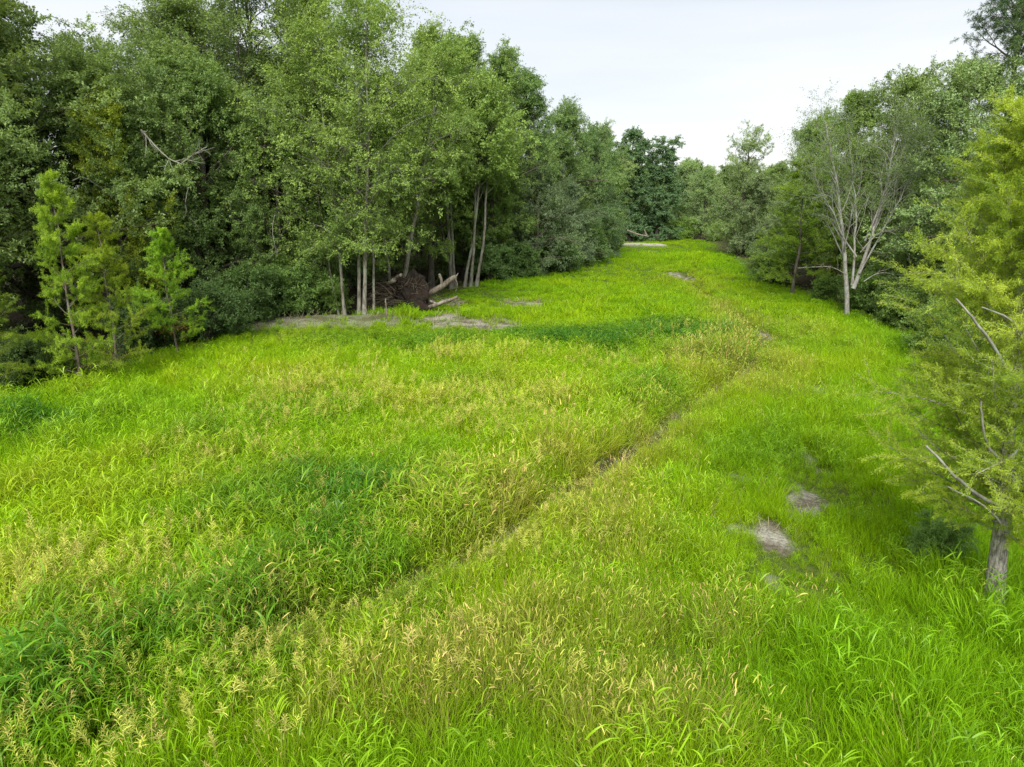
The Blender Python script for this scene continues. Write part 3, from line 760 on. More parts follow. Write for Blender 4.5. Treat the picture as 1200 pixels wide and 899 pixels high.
# young bald cypresses
def build_cypress(key, seed, H, r, n_br, L0, fronds, per, leaf, asp, t0=.10, power=.85, up=.12, lean=.02, rk=.35, a1=.55, fl=.22, jit=.35):
    rng = np.random.default_rng(seed)
    K = 14; St = np.stack([stem_line(rng, (0, 0, -.2), (lean * H, 0, H), K, .05)])
    tt = np.linspace(0, 1, K); Rs = r * (1 - tt * .92)[None, :]; Rs[:, 0] *= 1.6; Rs[:, 1] *= 1.1
    ln = lambda t: L0 * (1.02 - t) ** power * (.55 + .45 * np.clip((t - t0) / .12, 0, 1)) + .12
    Lb, LR, li = spawn(rng, St, Rs, n_br, ln, lambda t: 1.50 - a1 * t, up, 7, (t0, .99), .015, .07, rk, lj=.18)
    Ll = np.linalg.norm(Lb[:, -1] - Lb[:, 0], axis=1)
    Sb, SR, si = spawn(rng, Lb, LR, fronds, 1.0, .85, .05, 5, (fl, 1), -.02, .10, .5, flat=.75)
    sl = (.30 * Ll[si] + .10)[:, None, None]; Sb = Sb[:, :1] + (Sb - Sb[:, :1]) * sl
    cl = .5 * rng.random(len(Lb))[si] + .5 * rng.random(len(Sb))
    # outer foliage is the lush one
    Vl, Fl, tone = leaves(rng, Sb, None, per, leaf, asp, .55, .0, 1.4, leaf * jit, clump=cl, hue=.6, bright=(.75, 1.2), tri=True)
    V0, F0 = tubes(St, Rs, 10, .06, rng)
    Vb, Fb = merge([tubes(Lb, LR, 4, 0, rng), tubes(Sb, np.maximum(SR * .7, .003), 3, 0, rng)])
    m = Tree(); m.trunk = mesh_from('trunk', V0, [F0], smooth=True); m.branches = mesh_from('branches', Vb, Fb, smooth=True)
    m.crown = mesh_from('crown', Vl, [Fl], tone); m.h = H; TREE_MESHES[key] = m
build_cypress('cyp0', 201, 6.5, .07, 42, 1.6, 11, 125, .085, .17, t0=.10, fl=.3, jit=.2)
build_cypress('cyp1', 202, 5.6, .065, 36, 1.85, 11, 115, .085, .17, t0=.12, fl=.3, jit=.2)
build_cypress('cyp2', 203, 4.6, .05, 32, 1.60, 11, 125, .085, .18, t0=.14, fl=.25, jit=.2)
build_cypress('cypnear', 204, 8.6, .165, 135, 2.3, 22, 200, .058, .15, t0=.19, lean=.07, power=.5, up=.20, rk=.18, fl=.2)

# ------------------------------------------------------------------ the woods, tree by tree
T = [  # name, kind, base px, Y, top py, wide, rz, leaf, bark, tint, category, label, group
 # young cypresses on the left edge
 ('cypress', 'cyp0', -8, 20.6, 255, 1.1, .3, NEEDLE, BARK_RED, (.78, .84, .8), 'cypress', 'young cypress cut off by the left edge of the photo, nearest of its row', 'young cypresses'),
 ('cypress', 'cyp0', 97, 22.4, 205, .85, 1.2, NEEDLE, BARK_RED, (.92, 1.08, .85), 'cypress', 'tallest young cypress of the left-hand row, with a slim bare lower trunk', 'young cypresses'),
 ('cypress', 'cyp1', 139, 23.6, 255, .86, 2.0, NEEDLE, BARK_RED, (.88, .94, .7), 'cypress', 'middle young cypress with olive sprays and a double grey trunk foot', 'young cypresses'),
 ('cypress', 'cyp2', 209, 27.9, 272, .95, 4.0, NEEDLE, BARK_RED, (.85, 1.12, .8), 'cypress', 'small bright cypress with rusty lowest branches, farthest of the left row', 'young cypresses'),
 # left wood, front row
 ('oak_tree', 'oak0', -30, 27, -150, 1.15, .5, LEAF, BARK, (1.08, 1.08, 1.0), 'tree', 'big dark oak rising out of the top left corner behind the cypresses', None),
 ('oak_tree', 'oak1', 66, 33, -40, 1.1, 1.5, LEAF, BARK, (1.0, 1.05, 1.05), 'tree', 'dark rounded oak behind the tallest young cypress', None),
 ('oak_tree', 'oak2', 150, 35, 35, 1.0, 2.5, LEAF, BARK, (1.0, 1.05, .9), 'tree', 'oak whose rounded top stands just right of the top left sky gap', None),
 ('yellowish_tree', 'gum0', 158, 31.4, 96, .9, 3.5, LEAF_LIME, BARK, (.98, .92, .5), 'tree', 'olive yellow crown with a bare dead limb jutting out, in front of the left wood', None),
 ('oak_tree', 'oak0', 250, 37, 60, 1.05, 3.1, LEAF, BARK, (.92, 1.02, .92), 'tree', 'low dark broad oak between the rusty-footed cypress and the multi-stemmed tree', None),
 ('feathery_tree', 'airy', 232, 41, -30, 1.5, 1.1, LEAF, BARK, (1.0, 1.05, 1.0), 'tree', 'tall feathery tree right of the upper left sky gap, leaves fine and sparse', None),
 ('feathery_tree', 'airy', 322, 41, -70, 1.3, 4.1, LEAF, BARK, (.95, 1.0, 1.0), 'tree', 'sparse tall tree with small sky gaps just left of the light multi-stemmed tree', None),
 ('oak_tree', 'oak1', 330, 38.5, 110, .95, 5.0, LEAF, BARK, (.9, 1.0, .8), 'tree', 'mid green oak directly left of the pale-stemmed tree', None),
 ('multistem_tree', 'multistem', 425, 37.0, -22, 1.1, 0, LEAF_LIME, BARK_PALE, (.78, .84, .9), 'tree', 'light green tree on several pale upright stems left of the root plate', None),
 ('leaning_tree', 'leaning', 468, 41.2, 30, 1.0, 0, LEAF_LIME, BARK_PALE, (.70, .78, .85), 'tree', 'leaning pale-trunked tree growing right behind the root plate', None),
 ('sweetgum_tree', 'gum1', 505, 50, 33, 1.05, .8, LEAF, BARK, (1.1, 1.15, .9), 'tree', 'tall pointed tree behind the leaning trunk, its top at the first skyline peak', None),
 ('slender_thicket_tree', 'thicket', 538, 51, 55, 1.05, 0, LEAF, BARK_PALE, (1.1, 1.2, .9), 'tree', 'cluster of slim grey trunks at the dark opening right of the root plate', None),
 ('sweetgum_tree', 'gum2', 545, 57, 42, 1.1, 1.8, LEAF, BARK, (1.0, 1.1, .95), 'tree', 'tall tree with two small peaks above the dark opening in the wood', None),
 ('sweetgum_tree', 'gum0', 590, 57, 52, 1.05, 2.8, LEAF, BARK, (.95, 1.05, .95), 'tree', 'dark-tipped tall tree, third skyline peak of the left wood', None),
 ('light_green_tree', 'gum2', 575, 54.5, 125, 1.05, 5.8, LEAF_LIME, BARK, (.65, .74, .8), 'tree', 'light yellow-green crown low in front of the taller wood right of the opening', None),
 ('sweetgum_tree', 'gum1', 622, 61, 82, 1.1, 3.8, LEAF, BARK, (.85, 1.0, 1.0), 'tree', 'tall green tree where the left skyline begins to slope down', None),
 ('grey_oak_tree', 'greyoak', 628, 58.5, 190, 1.0, .4, LEAF_GREY, BARK, (.82, .88, .85), 'tree', 'grey-green bushy oak hanging to the grass, first of the row right of the opening', None),
 ('oak_tree', 'oak2', 655, 68, 118, 1.05, 4.6, LEAF, BARK, (1.0, 1.1, 1.15), 'tree', 'rounded green tree halfway down the sloping left skyline', None),
 ('grey_oak_tree', 'greyoak1', 668, 66, 215, 1.05, 1.4, LEAF_GREY, BARK, (.78, .86, .9), 'tree', 'low grey-green oak with drooping boughs, between two darker crowns', None),
 ('oak_tree', 'oak0', 690, 76, 148, 1.05, 5.6, LEAF, BARK, (.85, 1.0, 1.1), 'tree', 'last tall green tree before the left skyline drops', None),
 ('grey_oak_tree', 'greyoak', 700, 77, 205, 1.0, 2.4, LEAF_GREY, BARK, (.7, .85, .8), 'tree', 'dark bushy oak whose foliage sweeps to the grass near the pale track', None),
 ('light_green_tree', 'gum0', 712, 84, 182, 1.0, .9, LEAF_LIME, BARK, (.62, .72, .8), 'tree', 'narrow yellow-green tree at the far right end of the left wood', None),
 ('oak_tree', 'oak1', 275, 46, 5, 1.1, 2.2, LEAF_GREY, BARK, (.80, .85, .75), 'tree', 'soft grey-green crown behind the tall feathery tree at the top left', None),
 ('sweetgum_tree', 'gum2', 385, 45, -20, 1.15, 3.3, LEAF, BARK, (1.0, 1.05, .95), 'tree', 'tall green crown just behind and left of the light multi-stemmed tree', None),
 # the far end; tints of the palest crowns are raised to paint haze
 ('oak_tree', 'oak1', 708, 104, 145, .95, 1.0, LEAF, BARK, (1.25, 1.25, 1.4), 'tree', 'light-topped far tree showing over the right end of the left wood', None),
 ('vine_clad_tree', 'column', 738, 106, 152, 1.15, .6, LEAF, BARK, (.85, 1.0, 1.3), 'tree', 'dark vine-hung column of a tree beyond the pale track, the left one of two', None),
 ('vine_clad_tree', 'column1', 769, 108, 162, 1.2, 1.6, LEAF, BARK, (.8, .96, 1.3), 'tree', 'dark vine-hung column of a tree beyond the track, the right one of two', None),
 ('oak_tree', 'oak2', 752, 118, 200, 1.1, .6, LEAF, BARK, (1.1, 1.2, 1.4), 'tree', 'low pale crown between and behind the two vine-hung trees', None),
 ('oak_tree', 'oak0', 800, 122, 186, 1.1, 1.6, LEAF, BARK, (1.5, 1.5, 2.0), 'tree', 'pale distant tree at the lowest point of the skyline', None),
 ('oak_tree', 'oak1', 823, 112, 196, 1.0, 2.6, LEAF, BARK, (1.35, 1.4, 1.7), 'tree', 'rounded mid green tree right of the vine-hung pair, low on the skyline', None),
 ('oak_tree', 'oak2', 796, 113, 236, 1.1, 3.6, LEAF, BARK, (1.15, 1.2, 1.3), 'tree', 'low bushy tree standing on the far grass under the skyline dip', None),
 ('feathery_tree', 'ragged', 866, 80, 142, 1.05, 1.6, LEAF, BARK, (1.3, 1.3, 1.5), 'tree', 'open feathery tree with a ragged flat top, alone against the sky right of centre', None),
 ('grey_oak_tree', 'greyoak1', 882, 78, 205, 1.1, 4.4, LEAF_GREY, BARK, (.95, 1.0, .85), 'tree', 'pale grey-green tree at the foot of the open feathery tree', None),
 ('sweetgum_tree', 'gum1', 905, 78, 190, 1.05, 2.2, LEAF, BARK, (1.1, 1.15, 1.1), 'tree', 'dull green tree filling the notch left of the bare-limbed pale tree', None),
 # right wood
 ('grey_oak_tree', 'greyoak', 905, 58, 235, .95, 5.4, LEAF_GREY, BARK, (1.0, 1.05, .85), 'tree', 'small silvery bush-like tree at the corner of the right wood', None),
 ('oak_tree', 'oak0', 950, 58, 130, .9, .2, LEAF, BARK, (1.1, 1.2, 1.0), 'tree', 'green tree left of and behind the bare-limbed pale tree', None),
 ('sapling', 'cyp1', 928, 46.5, 190, 1.3, .9, NEEDLE, BARK, (.62, .76, .7), 'cypress', 'green young cypress with level tiers, left of the bare-limbed tree', None),
 ('sapling', 'cyp2', 957, 49, 210, 1.2, 2.9, NEEDLE, BARK, (.5, .65, .6), 'cypress', 'darker young cypress between the tiered one and the bare-limbed tree', None),
 ('pale_tree', 'paletree', 993, 37.3, 104, 1.0, 0, LEAF_LIME, BARK_WHITE, (.55, .62, .7), 'tree', 'tree with whitish forked bare limbs and thin foliage on the right edge', None),
 ('sweetgum_tree', 'gum2', 985, 47, 108, 1.0, 4.2, LEAF, BARK, (1.05, 1.15, .9), 'tree', 'dense green tree straight behind the whitish forked limbs', None),
 ('oak_tree', 'oak1', 1045, 46, 82, 1.05, 1.2, LEAF, BARK, (1.1, 1.15, .95), 'tree', 'broad dense oak right of the whitish limbs, high on the right skyline', None),
 ('willow_tree', 'greyoak1', 1100, 40, 72, 1.1, 2.2, LEAF_GREY, BARK, (1.05, 1.15, .8), 'tree', 'wind-tossed soft green tree below the pine', None),
 ('willow_tree', 'greyoak', 1190, 33, 60, 1.15, 3.2, LEAF_GREY, BARK, (1.05, 1.18, .8), 'tree', 'wind-tossed soft green tree at the right edge behind the near cypress', None),
 ('pine_tree', 'pine', 1150, 41, -125, 1.0, 1.2, PINE_N, BARK, (1.0, 1.0, 1.0), 'pine', 'tall dark pine leaning over the upper right corner', None),
 ('oak_tree', 'oak2', 1065, 37.5, 215, .8, 2.2, LEAF, BARK, (1.0, 1.1, .9), 'tree', 'small dark tree right of the whitish limbs, above the ivy-covered stump', None),
 ('oak_tree', 'oak0', 1130, 30, 190, .85, 5.2, LEAF, BARK, (1.15, 1.2, .9), 'tree', 'green tree half hidden behind the near cypress', None),
]
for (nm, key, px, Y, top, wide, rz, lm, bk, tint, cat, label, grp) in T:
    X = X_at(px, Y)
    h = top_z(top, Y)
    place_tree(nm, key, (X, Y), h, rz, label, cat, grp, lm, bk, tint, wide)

# the big near cypress on the right
place_tree('cypress', 'cypnear', (7.15, 9.35), 7.1, 2.0, 'large feathery yellow-green cypress with a flared grey trunk, close on the right', 'cypress', None, NEEDLE, BARK_NEAR, (1.12, 1.16, 1.05), 1.0)

# shrubs on the wood's edge
SH = [
 ('shrub', 20, 23, 1.6, (.7, .8, .7), 'dark shrub among the left-hand cypress trunks'),
 ('shrub1', 60, 24.0, 1.5, (.8, .85, .6), 'low leafy shrub at the foot of the tallest young cypress'),
 ('shrub', 175, 28.5, 2.4, (0.45, 0.56, 0.52), 'dark shrub between the middle and the small bright cypress'),
 ('shrub1', 246, 31.0, 2.6, (0.49, 0.6, 0.56), 'round dark shrub right of the small bright cypress'),
 ('shrub', 290, 34.5, 3.0, (0.52, 0.64, 0.52), 'shrub above the left end of the mud bank'),
 ('shrub1', 335, 37.0, 3.2, (.8, .95, .7), 'leafy shrub above the middle of the mud bank'),
 ('shrub', 385, 38.0, 2.2, (1.0, 1.1, .7), 'bright shrub left of the pale stems'),
 ('shrub1', 575, 54.5, 3.2, (.7, .85, .8), 'dark shrub at the right side of the dark opening'),
 ('shrub', 605, 56.0, 3.0, (.75, .9, .8), 'shrub below the first grey-green oak'),
 ('shrub1', 660, 62.5, 3.2, (.8, .95, .9), 'shrub between the two low grey-green oaks'),
 ('shrub', 692, 72.0, 3.4, (.75, .9, .8), 'shrub at the foot of the dark bushy oak near the track'),
 ('shrub1', 710, 84.0, 3.2, (.8, .95, .8), 'last shrub of the left wood beside the pale track'),
 ('shrub', 772, 112.0, 3.0, (1.0, 1.15, .8), 'bright shrub beyond the track below the vine-hung trees'),
 ('shrub1', 800, 111.0, 3.4, (1.15, 1.3, .8), 'round light shrub on the far grass under the skyline dip'),
 ('shrub', 838, 108.0, 3.0, (1.1, 1.2, .9), 'far shrub just left of the pale grey-green tree'),
 ('shrub1', 872, 84.0, 3.0, (1.0, 1.1, .9), 'shrub at the far right corner of the grass'),
 ('shrub', 898, 62.0, 2.6, (1.1, 1.2, .8), 'shrub in front of the silvery bush-like tree'),
 ('shrub1', 905, 53.0, 2.6, (1.0, 1.1, .8), 'shrub left of the tiered young cypress'),
 ('shrub', 965, 43.5, 1.6, (.8, .95, .6), 'low shrub between the young cypresses and the pale forked trunk'),
 ('shrub1', 1020, 38.5, 2.6, (.8, .95, .7), 'shrub just right of the pale forked trunk'),
 ('shrub', 1062, 33.0, 2.2, (.9, 1.0, .7), 'shrub under the crooked bare branches right of the pale tree'),
 ('shrub1', 1105, 26.0, 2.4, (.9, 1.05, .7), 'shrub behind the near cypress, left part'),
 ('shrub', 1160, 21.0, 2.6, (.8, .95, .7), 'shrub behind the near cypress trunk'),
 ('shrub', 1095, 11.0, .85, (1.1, 1.3, .9), 'small leafy shrub in the grass left of the near cypress trunk'),
]
for k, (key, px, Y, h, tint, label) in enumerate(SH):
    place_tree('shrub', key, (X_at(px, Y), Y), h, k * 1.3, label, 'shrub', 'shrubs along the wood edges', LEAF, BARK, tint, 1.15)

# the inner woods: one mass nobody could count
def inner_woods():
    rng = np.random.default_rng(5)
    pts = []
    for _ in range(9000):
        x = rng.uniform(-75, 95); y = rng.uniform(14, 175)
        ins = float(inset(np.array([x]), np.array([y]))[0])
        if y < 112 and ins > -5.0: continue
        if y >= 112 and (y < 124): continue
        if abs(x) > .85 * y + 14: continue
        if y < 20 and abs(x) < 22: continue
        if ins < -30 and y < 112: continue
        if all((x - q[0]) ** 2 + (y - q[1]) ** 2 > 4.4 ** 2 for q in pts): pts.append((x, y))
    return np.array(pts)
def woods_object(pts):
    rng = np.random.default_rng(6)
    keys = ['oak0', 'gum1', 'oak2', 'column']
    me = bpy.data.meshes.new('inner_woods'); n = len(pts)
    V = np.concatenate([pts, np.zeros((n, 1))], 1).astype(np.float32)
    me.vertices.add(n); me.vertices.foreach_set('co', V.ravel())
    ins = inset(pts[:, 0], pts[:, 1])
    left = pts[:, 0] < np.interp(pts[:, 1], LY, LX)
    hh = np.where(left, np.interp(pts[:, 1], [20, 35, 60, 90, 130], [15.0, 13.0, 13.5, 9.5, 10.0]), np.interp(pts[:, 1], [20, 40, 60, 90, 130], [8.0, 9.5, 8.5, 8.0, 10.5])) * (.85 + .25 * rng.random(n))
    hh = np.where(pts[:, 1] > 112, 11.5 * (.85 + .3 * rng.random(n)), hh)
    return me, V, hh
pts = inner_woods()
def woods_scatter(pts):
    me, V, hh = woods_object(pts); n = len(pts); rng = np.random.default_rng(8)
    keys = ['oak0', 'gum1', 'oak2', 'column']
    idx = rng.integers(0, 4, n)
    sc = np.array([hh[i] / TREE_MESHES[keys[idx[i]]].h for i in range(n)])
    a = me.attributes.new('idx', 'INT', 'POINT'); a.data.foreach_set('value', idx.astype(np.int32))
    a = me.attributes.new('rot', 'FLOAT_VECTOR', 'POINT'); a.data.foreach_set('vector', np.stack([0 * sc, 0 * sc, rng.random(n) * 6.28], 1).astype(np.float32).ravel())
    a = me.attributes.new('scl', 'FLOAT_VECTOR', 'POINT'); a.data.foreach_set('vector', np.stack([sc * 1.1, sc * 1.1, sc], 1).astype(np.float32).ravel())
    me.update()
    ob = link('inner_woods', me)
    tree = bpy.data.node_groups.new('inner_woods', 'GeometryNodeTree')
    tree.interface.new_socket('Geometry', in_out='INPUT', socket_type='NodeSocketGeometry')
    tree.interface.new_socket('Geometry', in_out='OUTPUT', socket_type='NodeSocketGeometry')
    N = tree.nodes.new; L = tree.links.new
    gi = N('NodeGroupInput'); go = N('NodeGroupOutput'); jn = N('GeometryNodeJoinGeometry')
    def named(nm, ty):
        a = N('GeometryNodeInputNamedAttribute'); a.data_type = ty; a.inputs[0].default_value = nm
        return [s for s in a.outputs if s.enabled][0]
    ai, ar, asc = named('idx', 'INT'), named('rot', 'FLOAT_VECTOR'), named('scl', 'FLOAT_VECTOR')
    er = N('FunctionNodeEulerToRotation'); L(ar, er.inputs[0])
    for k, key in enumerate(keys):
        m = TREE_MESHES[key]
        cp = N('FunctionNodeCompare'); cp.data_type = 'INT'; cp.operation = 'EQUAL'
        ia, ib = [s for s in cp.inputs if s.enabled][:2]; L(ai, ia); ib.default_value = k
        jj = N('GeometryNodeJoinGeometry')
        for me2, mat in ((m.trunk, BARK), (m.crown, LEAF)):
            if not me2.materials: me2.materials.append(mat)
            so = bpy.data.objects.new('source', me2)
            oi = N('GeometryNodeObjectInfo'); oi.inputs['Object'].default_value = so; oi.inputs['As Instance'].default_value = False
            L(oi.outputs['Geometry'], jj.inputs[0])
        ip = N('GeometryNodeInstanceOnPoints')
        L(gi.outputs[0], ip.inputs['Points']); L(cp.outputs[0], ip.inputs['Selection']); L(jj.outputs[0], ip.inputs['Instance'])
        L(er.outputs[0], ip.inputs['Rotation']); L(asc, ip.inputs['Scale']); L(ip.outputs[0], jn.inputs[0])
    L(jn.outputs[0], go.inputs[0])
    md = ob.modifiers.new('scatter', 'NODES'); md.node_group = tree
    ob.color = (1.05, 1.1, 1.05, 1)
    tag(ob, 'dark mass of woodland behind the front trees', 'woods', kind='stuff')
woods_scatter(pts)
print('inner trees', len(pts))

# ------------------------------------------------------------------ fallen tree, root plate, dead wood
def curve_tubes(name, lines, mat, parent=None, sides=8, rough=.12, caps=True, seed=1):
    """lines: list of (points, r0, r1)"""
    rng = np.random.default_rng(seed); parts = []
    for pts_, r0, r1 in lines:
        p = np.array(pts_, float)
        for _ in range(2 if len(p) > 2 else 0):
            q_ = np.stack([p[:-1] * .75 + p[1:] * .25, p[:-1] * .25 + p[1:] * .75], 1).reshape(-1, 3); p = np.concatenate([p[:1], q_, p[-1:]])
        p = p[None]
        K = p.shape[1]
        # resample smoothly
        tt = np.linspace(0, K - 1, max(K, 6)); i = np.minimum(tt.astype(int), K - 2); f = (tt - i)[:, None]
        q = (p[0][i] * (1 - f) + p[0][i + 1] * f)[None]
        q[0, 1:-1] = q[0, 1:-1] * .5 + (q[0, :-2] + q[0, 2:]) * .25
        q[0, 1:-1] += rng.normal(0, min(r0 * .16, .012), q[0, 1:-1].shape)
        R = np.linspace(r0, r1, q.shape[1])[None]
        V, F = tubes(q, R, sides, rough, rng)
        n = len(V)
        if caps:
            V = np.concatenate([V, q[0, :1], q[0, -1:]])
            a = np.arange(sides); b_ = np.arange(n - sides, n)
            F = np.concatenate([F, np.stack([np.roll(a, -1), a, np.full(sides, n), np.full(sides, n)], 1), np.stack([b_, np.roll(b_, -1), np.full(sides, n + 1), np.full(sides, n + 1)], 1)])
        parts.append((V, F))
    Vs, Fs = merge(parts)
    # the cap faces are triangles: drop the doubled index
    F = np.concatenate(Fs); tri = F[:, 2] == F[:, 3]
    return link(name, mesh_from(name, Vs, [F[~tri], F[tri][:, :3]], smooth=True), mat, parent)

rx, ry = P(492, 356)
ry = 39.2; rx = X_at(479, ry)
rp = empty('root_plate', (rx, ry, 0)); tag(rp, 'upturned root plate of a fallen tree with dark soil and tangled roots', 'tree stump')
# soil clump: lumpy dome tilted towards the camera
def lump(name, R, seed, mat, parent, loc, rough=.35, n=48):
    rng = np.random.default_rng(seed)
    u = np.linspace(0, 2 * PI, n, endpoint=False); v = np.linspace(0.02, PI - .02, n // 2)
    U, Vv = np.meshgrid(u, v)
    d = np.stack([np.cos(U) * np.sin(Vv), np.sin(U) * np.sin(Vv), np.cos(Vv)], -1)
    f = 1.0
    for k, (fr, am) in enumerate([(1.6, .5), (3.5, .3), (8, .16), (16, .10)]):
        f = f + am * rough * 2 * (fbm(d[..., 0] * fr + d[..., 2] * fr * .7 + 5 * seed, d[..., 1] * fr - d[..., 2] * fr * .5 + 3, seed + k, 2) - .5)
    p = d * f[..., None] * np.array(R)
    i = np.arange(p.shape[0] * n).reshape(p.shape[0], n)
    F = np.stack([i[:-1], np.roll(i[:-1], -1, 1), np.roll(i[1:], -1, 1), i[1:]], -1).reshape(-1, 4)
    return link(name, mesh_from(name, p.reshape(-1, 3), [F], smooth=False), mat, parent, loc)
lump('soil', (.85, .6, .95), 3, SOILM, rp, (.15, 0, .85), 1.4)
lump('soil', (.6, .45, .45), 5, SOILM, rp, (.6, -.3, .3), 1.3)
rng = np.random.default_rng(12)
rl = []
for k in range(190):
    a = rng.uniform(-.3, PI); r = rng.uniform(.6, 1.1)
    p0 = np.array([-.1 + r * 1.0 * math.cos(a), rng.uniform(-.55, .1), .85 + r * .95 * math.sin(a)])
    ln = rng.uniform(.3, 1.1); dv = norm(rng.normal(0, 1, 3) * np.array([1, .6, 1]) + np.array([math.cos(a) * .6, 0, math.sin(a) * .6]))
    p1 = p0 + dv * ln * .5; p2 = p1 + norm(dv + rng.normal(0, .6, 3)) * ln * .5; p2[2] -= .1
    r0 = rng.uniform(.008, .03)
    rl.append(([p0, p1, p2], r0, r0 * .3))
for k in range(60):   # radial roots on the left, straggling
    p0 = np.array([-.6 + rng.normal(0, .3), -.2 + rng.normal(0, .3), .5 + rng.random() * .9]); p1 = p0 + np.array([-rng.uniform(.3, 1.2), rng.normal(0, .4), rng.normal(.1, .4)]); p2 = p1 + np.array([-rng.uniform(.2, .8), rng.normal(0, .3), rng.normal(-.2, .3)])
    rl.append(([p0, p1, p2], rng.uniform(.012, .04), .006))
curve_tubes('roots', rl, ROOTM, rp, 5, caps=False)['kind'] = 'stuff'

def at(px, py, Y):   # point seen at pixel, at distance Y
    z = top_z(py, Y); return np.array([X_at(px, Y, z), Y, z])
lg = curve_tubes('fallen_log', [([at(488, 352, 40), at(515, 338, 39.8), at(534, 324, 39.6)], 0.21, .13), ([at(518, 336, 39.8), at(517, 327, 39.8), at(515, 322, 39.8)], .10, .07), ([at(533, 326, 39.6), at(537, 333, 39.5), at(534, 342, 39.4)], .035, .01), ([at(534, 324, 39.6), at(537, 320, 39.6)], .05, .015)], WOOD_OLD, None, 12)
tag(lg, 'pale thick log slanting up to the right out of the root plate', 'log')
lg = curve_tubes('fallen_log', [([at(503, 360, 38.6), at(536, 348, 38.2)], .12, .08), ([at(502, 352, 38.9), at(516, 358, 38.5)], .07, .05)], WOOD_OLD, None, 10, seed=3)
tag(lg, 'short pale log lying low on the grass right of the root plate', 'log')
lg = curve_tubes('fallen_log', [([at(436, 348, 39.8), at(447, 338, 39.8), at(462, 328, 38.2)], .13, .12), ([at(470, 322, 38.2), at(455, 333, 39.8), at(440, 345, 39.6)], .09, .09)], WOOD_OLD, None, 10, seed=4)
tag(lg, 'grey trunk piece leaning behind the pale stems, left of the root plate', 'log')
st = curve_tubes('bare_stake', [([at(455, 382, 35.2), at(453, 366, 35.2), at(452, 350, 35.2)], .045, .035)], WOOD_OLD, None, 7)
tag(st, 'thin pale upright stick standing in front of the root plate', 'stick')
st = curve_tubes('dead_branch', [([at(735, 270, 97), at(748, 275, 96.5), at(760, 277, 96.5)], .11, .08), ([at(758, 276, 96.5), at(755, 269, 97)], .09, .05)], WOOD_OLD, None, 7)
tag(st, 'pale fallen branch lying beyond the far track', 'branch')

# brush pile right of the root plate
rng = np.random.default_rng(44); bl = []
for k in range(70):
    c = at(rng.uniform(500, 540), rng.uniform(343, 356), rng.uniform(39, 42)); c[2] = max(.05, c[2] * .6)
    a = rng.random() * 2 * PI; l = rng.uniform(.3, 1.1)
    d = np.array([math.cos(a), math.sin(a) * .5, rng.uniform(-.1, .4)]) * l
    bl.append(([c - d * .5, c + rng.normal(0, .05, 3), c + d * .5], rng.uniform(.012, .035), .006))
o = curve_tubes('brush_pile', bl, WOOD_OLD, None, 4, caps=False); tag(o, 'tangle of dead twigs and brush around the low log', 'brush pile', kind='stuff')

# dead limbs seen against the foliage
def dead_limb(label, pix, Y, r, seed, name='dead_branch', forks=6, mat=BARK_PALE, flen=.35):
    rng = np.random.default_rng(seed)
    base = [at(px, py, Y + rng.normal(0, .2)) for px, py in pix]
    r = r * .62
    lines = [(base, r, r * .35)]
    Lt = sum(np.linalg.norm(base[i + 1] - base[i]) for i in range(len(base) - 1))
    for k in range(forks):
        i = rng.integers(0, len(base) - 1); f = rng.random(); p0 = base[i] * (1 - f) + base[i + 1] * f
        d = norm(base[i + 1] - base[i]) + rng.normal(0, .6, 3); d = norm(d) * Lt * flen * rng.uniform(.4, 1)
        p1 = p0 + d * .5 + rng.normal(0, .06, 3); p2 = p1 + d * .5 + rng.normal(0, .12, 3)
        lines.append(([p0, p1, p2], r * .45, r * .12))
        d2 = norm(d + rng.normal(0, .5, 3) * np.linalg.norm(d)) * Lt * .15; lines.append(([p1, p1 + d2 * .5, p1 + d2 + rng.normal(0, .05, 3)], r * .25, r * .1))
    o = curve_tubes(name, lines, mat, None, 5, caps=False, seed=seed); return tag(o, label, 'branch', 'bare dead branches')
dead_limb('bare grey dead limb sticking out below the olive yellow crown', [(165, 152), (185, 175), (200, 188), (213, 192)], 30.5, .07, 1, forks=10)
dead_limb('forked end of a dead limb beside the olive yellow crown', [(213, 192), (225, 182), (243, 172)], 30.4, .06, 2, forks=12, flen=.6)
dead_limb('pale hanging dead twig in the dark wood above the small bright cypress', [(221, 220), (216, 238), (222, 255)], 31.5, .035, 3, forks=3)
dead_limb('bare branch arching behind the tallest young cypress', [(85, 212), (98, 205), (128, 228)], 30.0, .05, 4, forks=2)
dead_limb('thin dead vine stem hanging in the dark opening', [(488, 235), (490, 270), (491, 305)], 46.0, .045, 5, forks=1, flen=.1)
dead_limb('crooked pale dead branch right of the forked tree, arching downwards', [(1008, 296), (1030, 270), (1052, 272), (1068, 308)], 35.5, .06, 6, forks=9)
dead_limb('bleached crooked branch above the ivy-covered stump', [(1012, 330), (1030, 318), (1054, 322), (1050, 345)], 34.5, .05, 7, forks=7)
dead_limb('long bare branch reaching left from the pale forked trunk', [(992, 322), (975, 312), (955, 313), (935, 314)], 37.1, .05, 8, forks=4, flen=.2)
dead_limb('bare dead branches showing above right of the pale forked tree', [(1062, 275), (1078, 250), (1092, 236)], 35.5, .05, 9, forks=8)
dead_limb('pale dead limb low in the dark wood left of the pale stems', [(322, 252), (318, 270), (325, 300)], 35.0, .04, 10, forks=4)

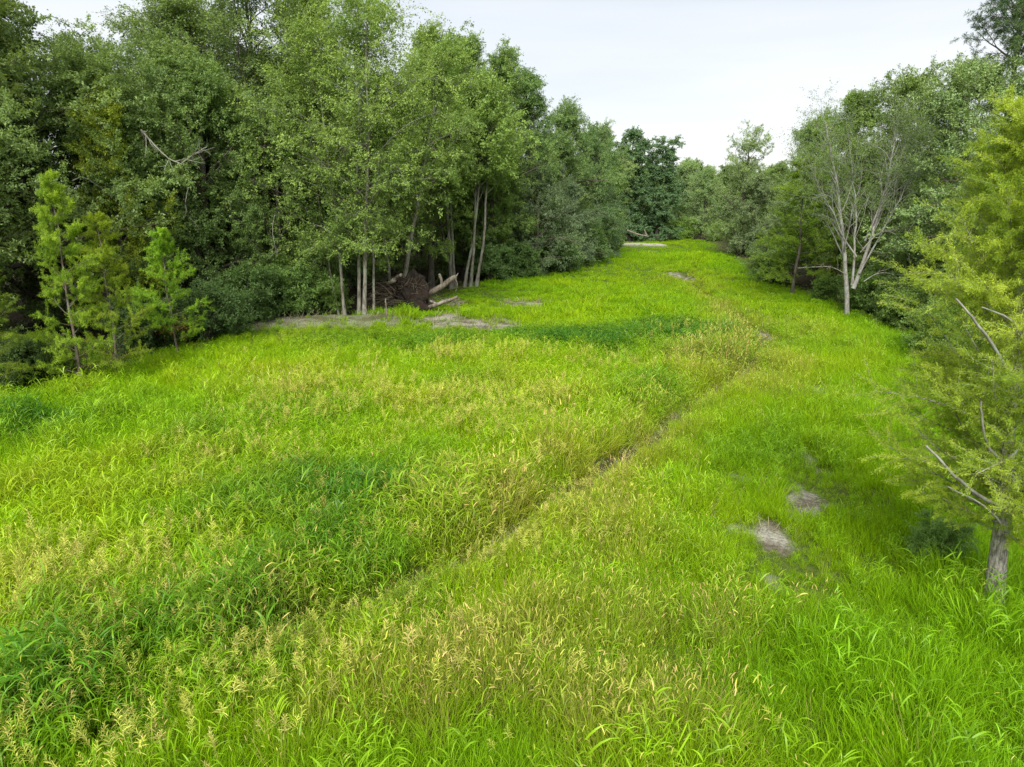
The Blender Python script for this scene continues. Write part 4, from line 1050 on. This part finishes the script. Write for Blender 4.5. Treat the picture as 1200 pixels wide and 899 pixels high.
# bare lower limbs of the near cypress, whitish grey
nl = [([at(1188, 600, 9.2), at(1150, 585, 8.9), at(1112, 552, 8.7), at(1085, 522, 8.6)], .035, .012),
      ([at(1195, 560, 9.2), at(1165, 535, 8.9), at(1152, 510, 8.8), at(1150, 470, 8.8)], .03, .01),
      ([at(1175, 545, 9.0), at(1195, 525, 9.1), at(1205, 500, 9.1)], .02, .01),
      ([at(1200, 640, 9.2), at(1180, 625, 9.0), at(1160, 595, 8.8), at(1110, 570, 8.7)], .022, .008),
      ([at(1195, 470, 9.2), at(1180, 430, 9.0), at(1150, 385, 8.8), at(1120, 350, 8.8)], .03, .01),
      ([at(1200, 400, 9.2), at(1190, 375, 9.1), at(1150, 360, 9.0)], .02, .008)]
cyp = [o for o in C.objects if o.type == 'EMPTY' and o.get('label', '').startswith('large feathery')][0]
bpy.context.view_layer.update()
bl_ = curve_tubes('bare_limb', nl, BARK_WHITE, None, 6, caps=False)
bl_.parent = cyp; bl_.matrix_parent_inverse = cyp.matrix_world.inverted()

# ivy-covered stump
px_, Y_ = 1042, 34.0
root = empty('ivy_stump', (X_at(px_, Y_), Y_, 0)); tag(root, 'broken trunk wrapped in ivy under the crooked bare branches', 'stump')
V, F = tubes(np.array([[[0, 0, -.1], [.05, 0, 1], [.02, .05, 2.1]]]), np.array([[.3, .22, .2]]), 10, .1)
link('trunk', mesh_from('trunk', V, [F], smooth=True), BARK, root)
rng = np.random.default_rng(9)
a = rng.random(500) * 2 * PI; z = rng.random(500) * 2.5
tw = np.stack([np.stack([.3 * np.cos(a), .3 * np.sin(a), z], 1), np.stack([.6 * np.cos(a), .6 * np.sin(a), z - .2], 1)], 1)
V, F, tn = leaves(rng, tw, None, 10, .12, .7, .4, .4, .6, .08, bright=(.4, .9))
io = link('ivy', mesh_from('ivy', V, [F], tn), LEAF, root); io['kind'] = 'stuff'; io.color = (.8, .9, .7, 1)

# rusty lowest branches of the small cypress
sm = [o for o in C.objects if o.type == 'EMPTY' and o.get('label', '').startswith('small bright cypress')][0]
a = np.linspace(0, 2 * PI, 8, endpoint=False)
tw = np.stack([np.stack([.1 * np.cos(a), .1 * np.sin(a), 1.2 + .1 * np.sin(a * 3)], 1), np.stack([.6 * np.cos(a), .6 * np.sin(a), 1.15 + 0 * a], 1), np.stack([1.1 * np.cos(a), 1.1 * np.sin(a), 1.0 + 0 * a], 1)], 1)
V, F, tn = leaves(rng, tw * np.array([.8, .8, 1]), None, 60, .11, .2, .5, .1, 1.2, .14)
ro = link('rusty_sprays', mesh_from('rusty_sprays', V, [F], tn), AUTUMN, sm); ro['label'] = 'rusty lowest sprays'; ro['kind'] = 'stuff'

# leaf litter twigs under the wood edge: ground cover
print('objects', len(C.objects))

print('tris', sum(len(m.loops) - 2 * len(m.polygons) for m in bpy.data.meshes))
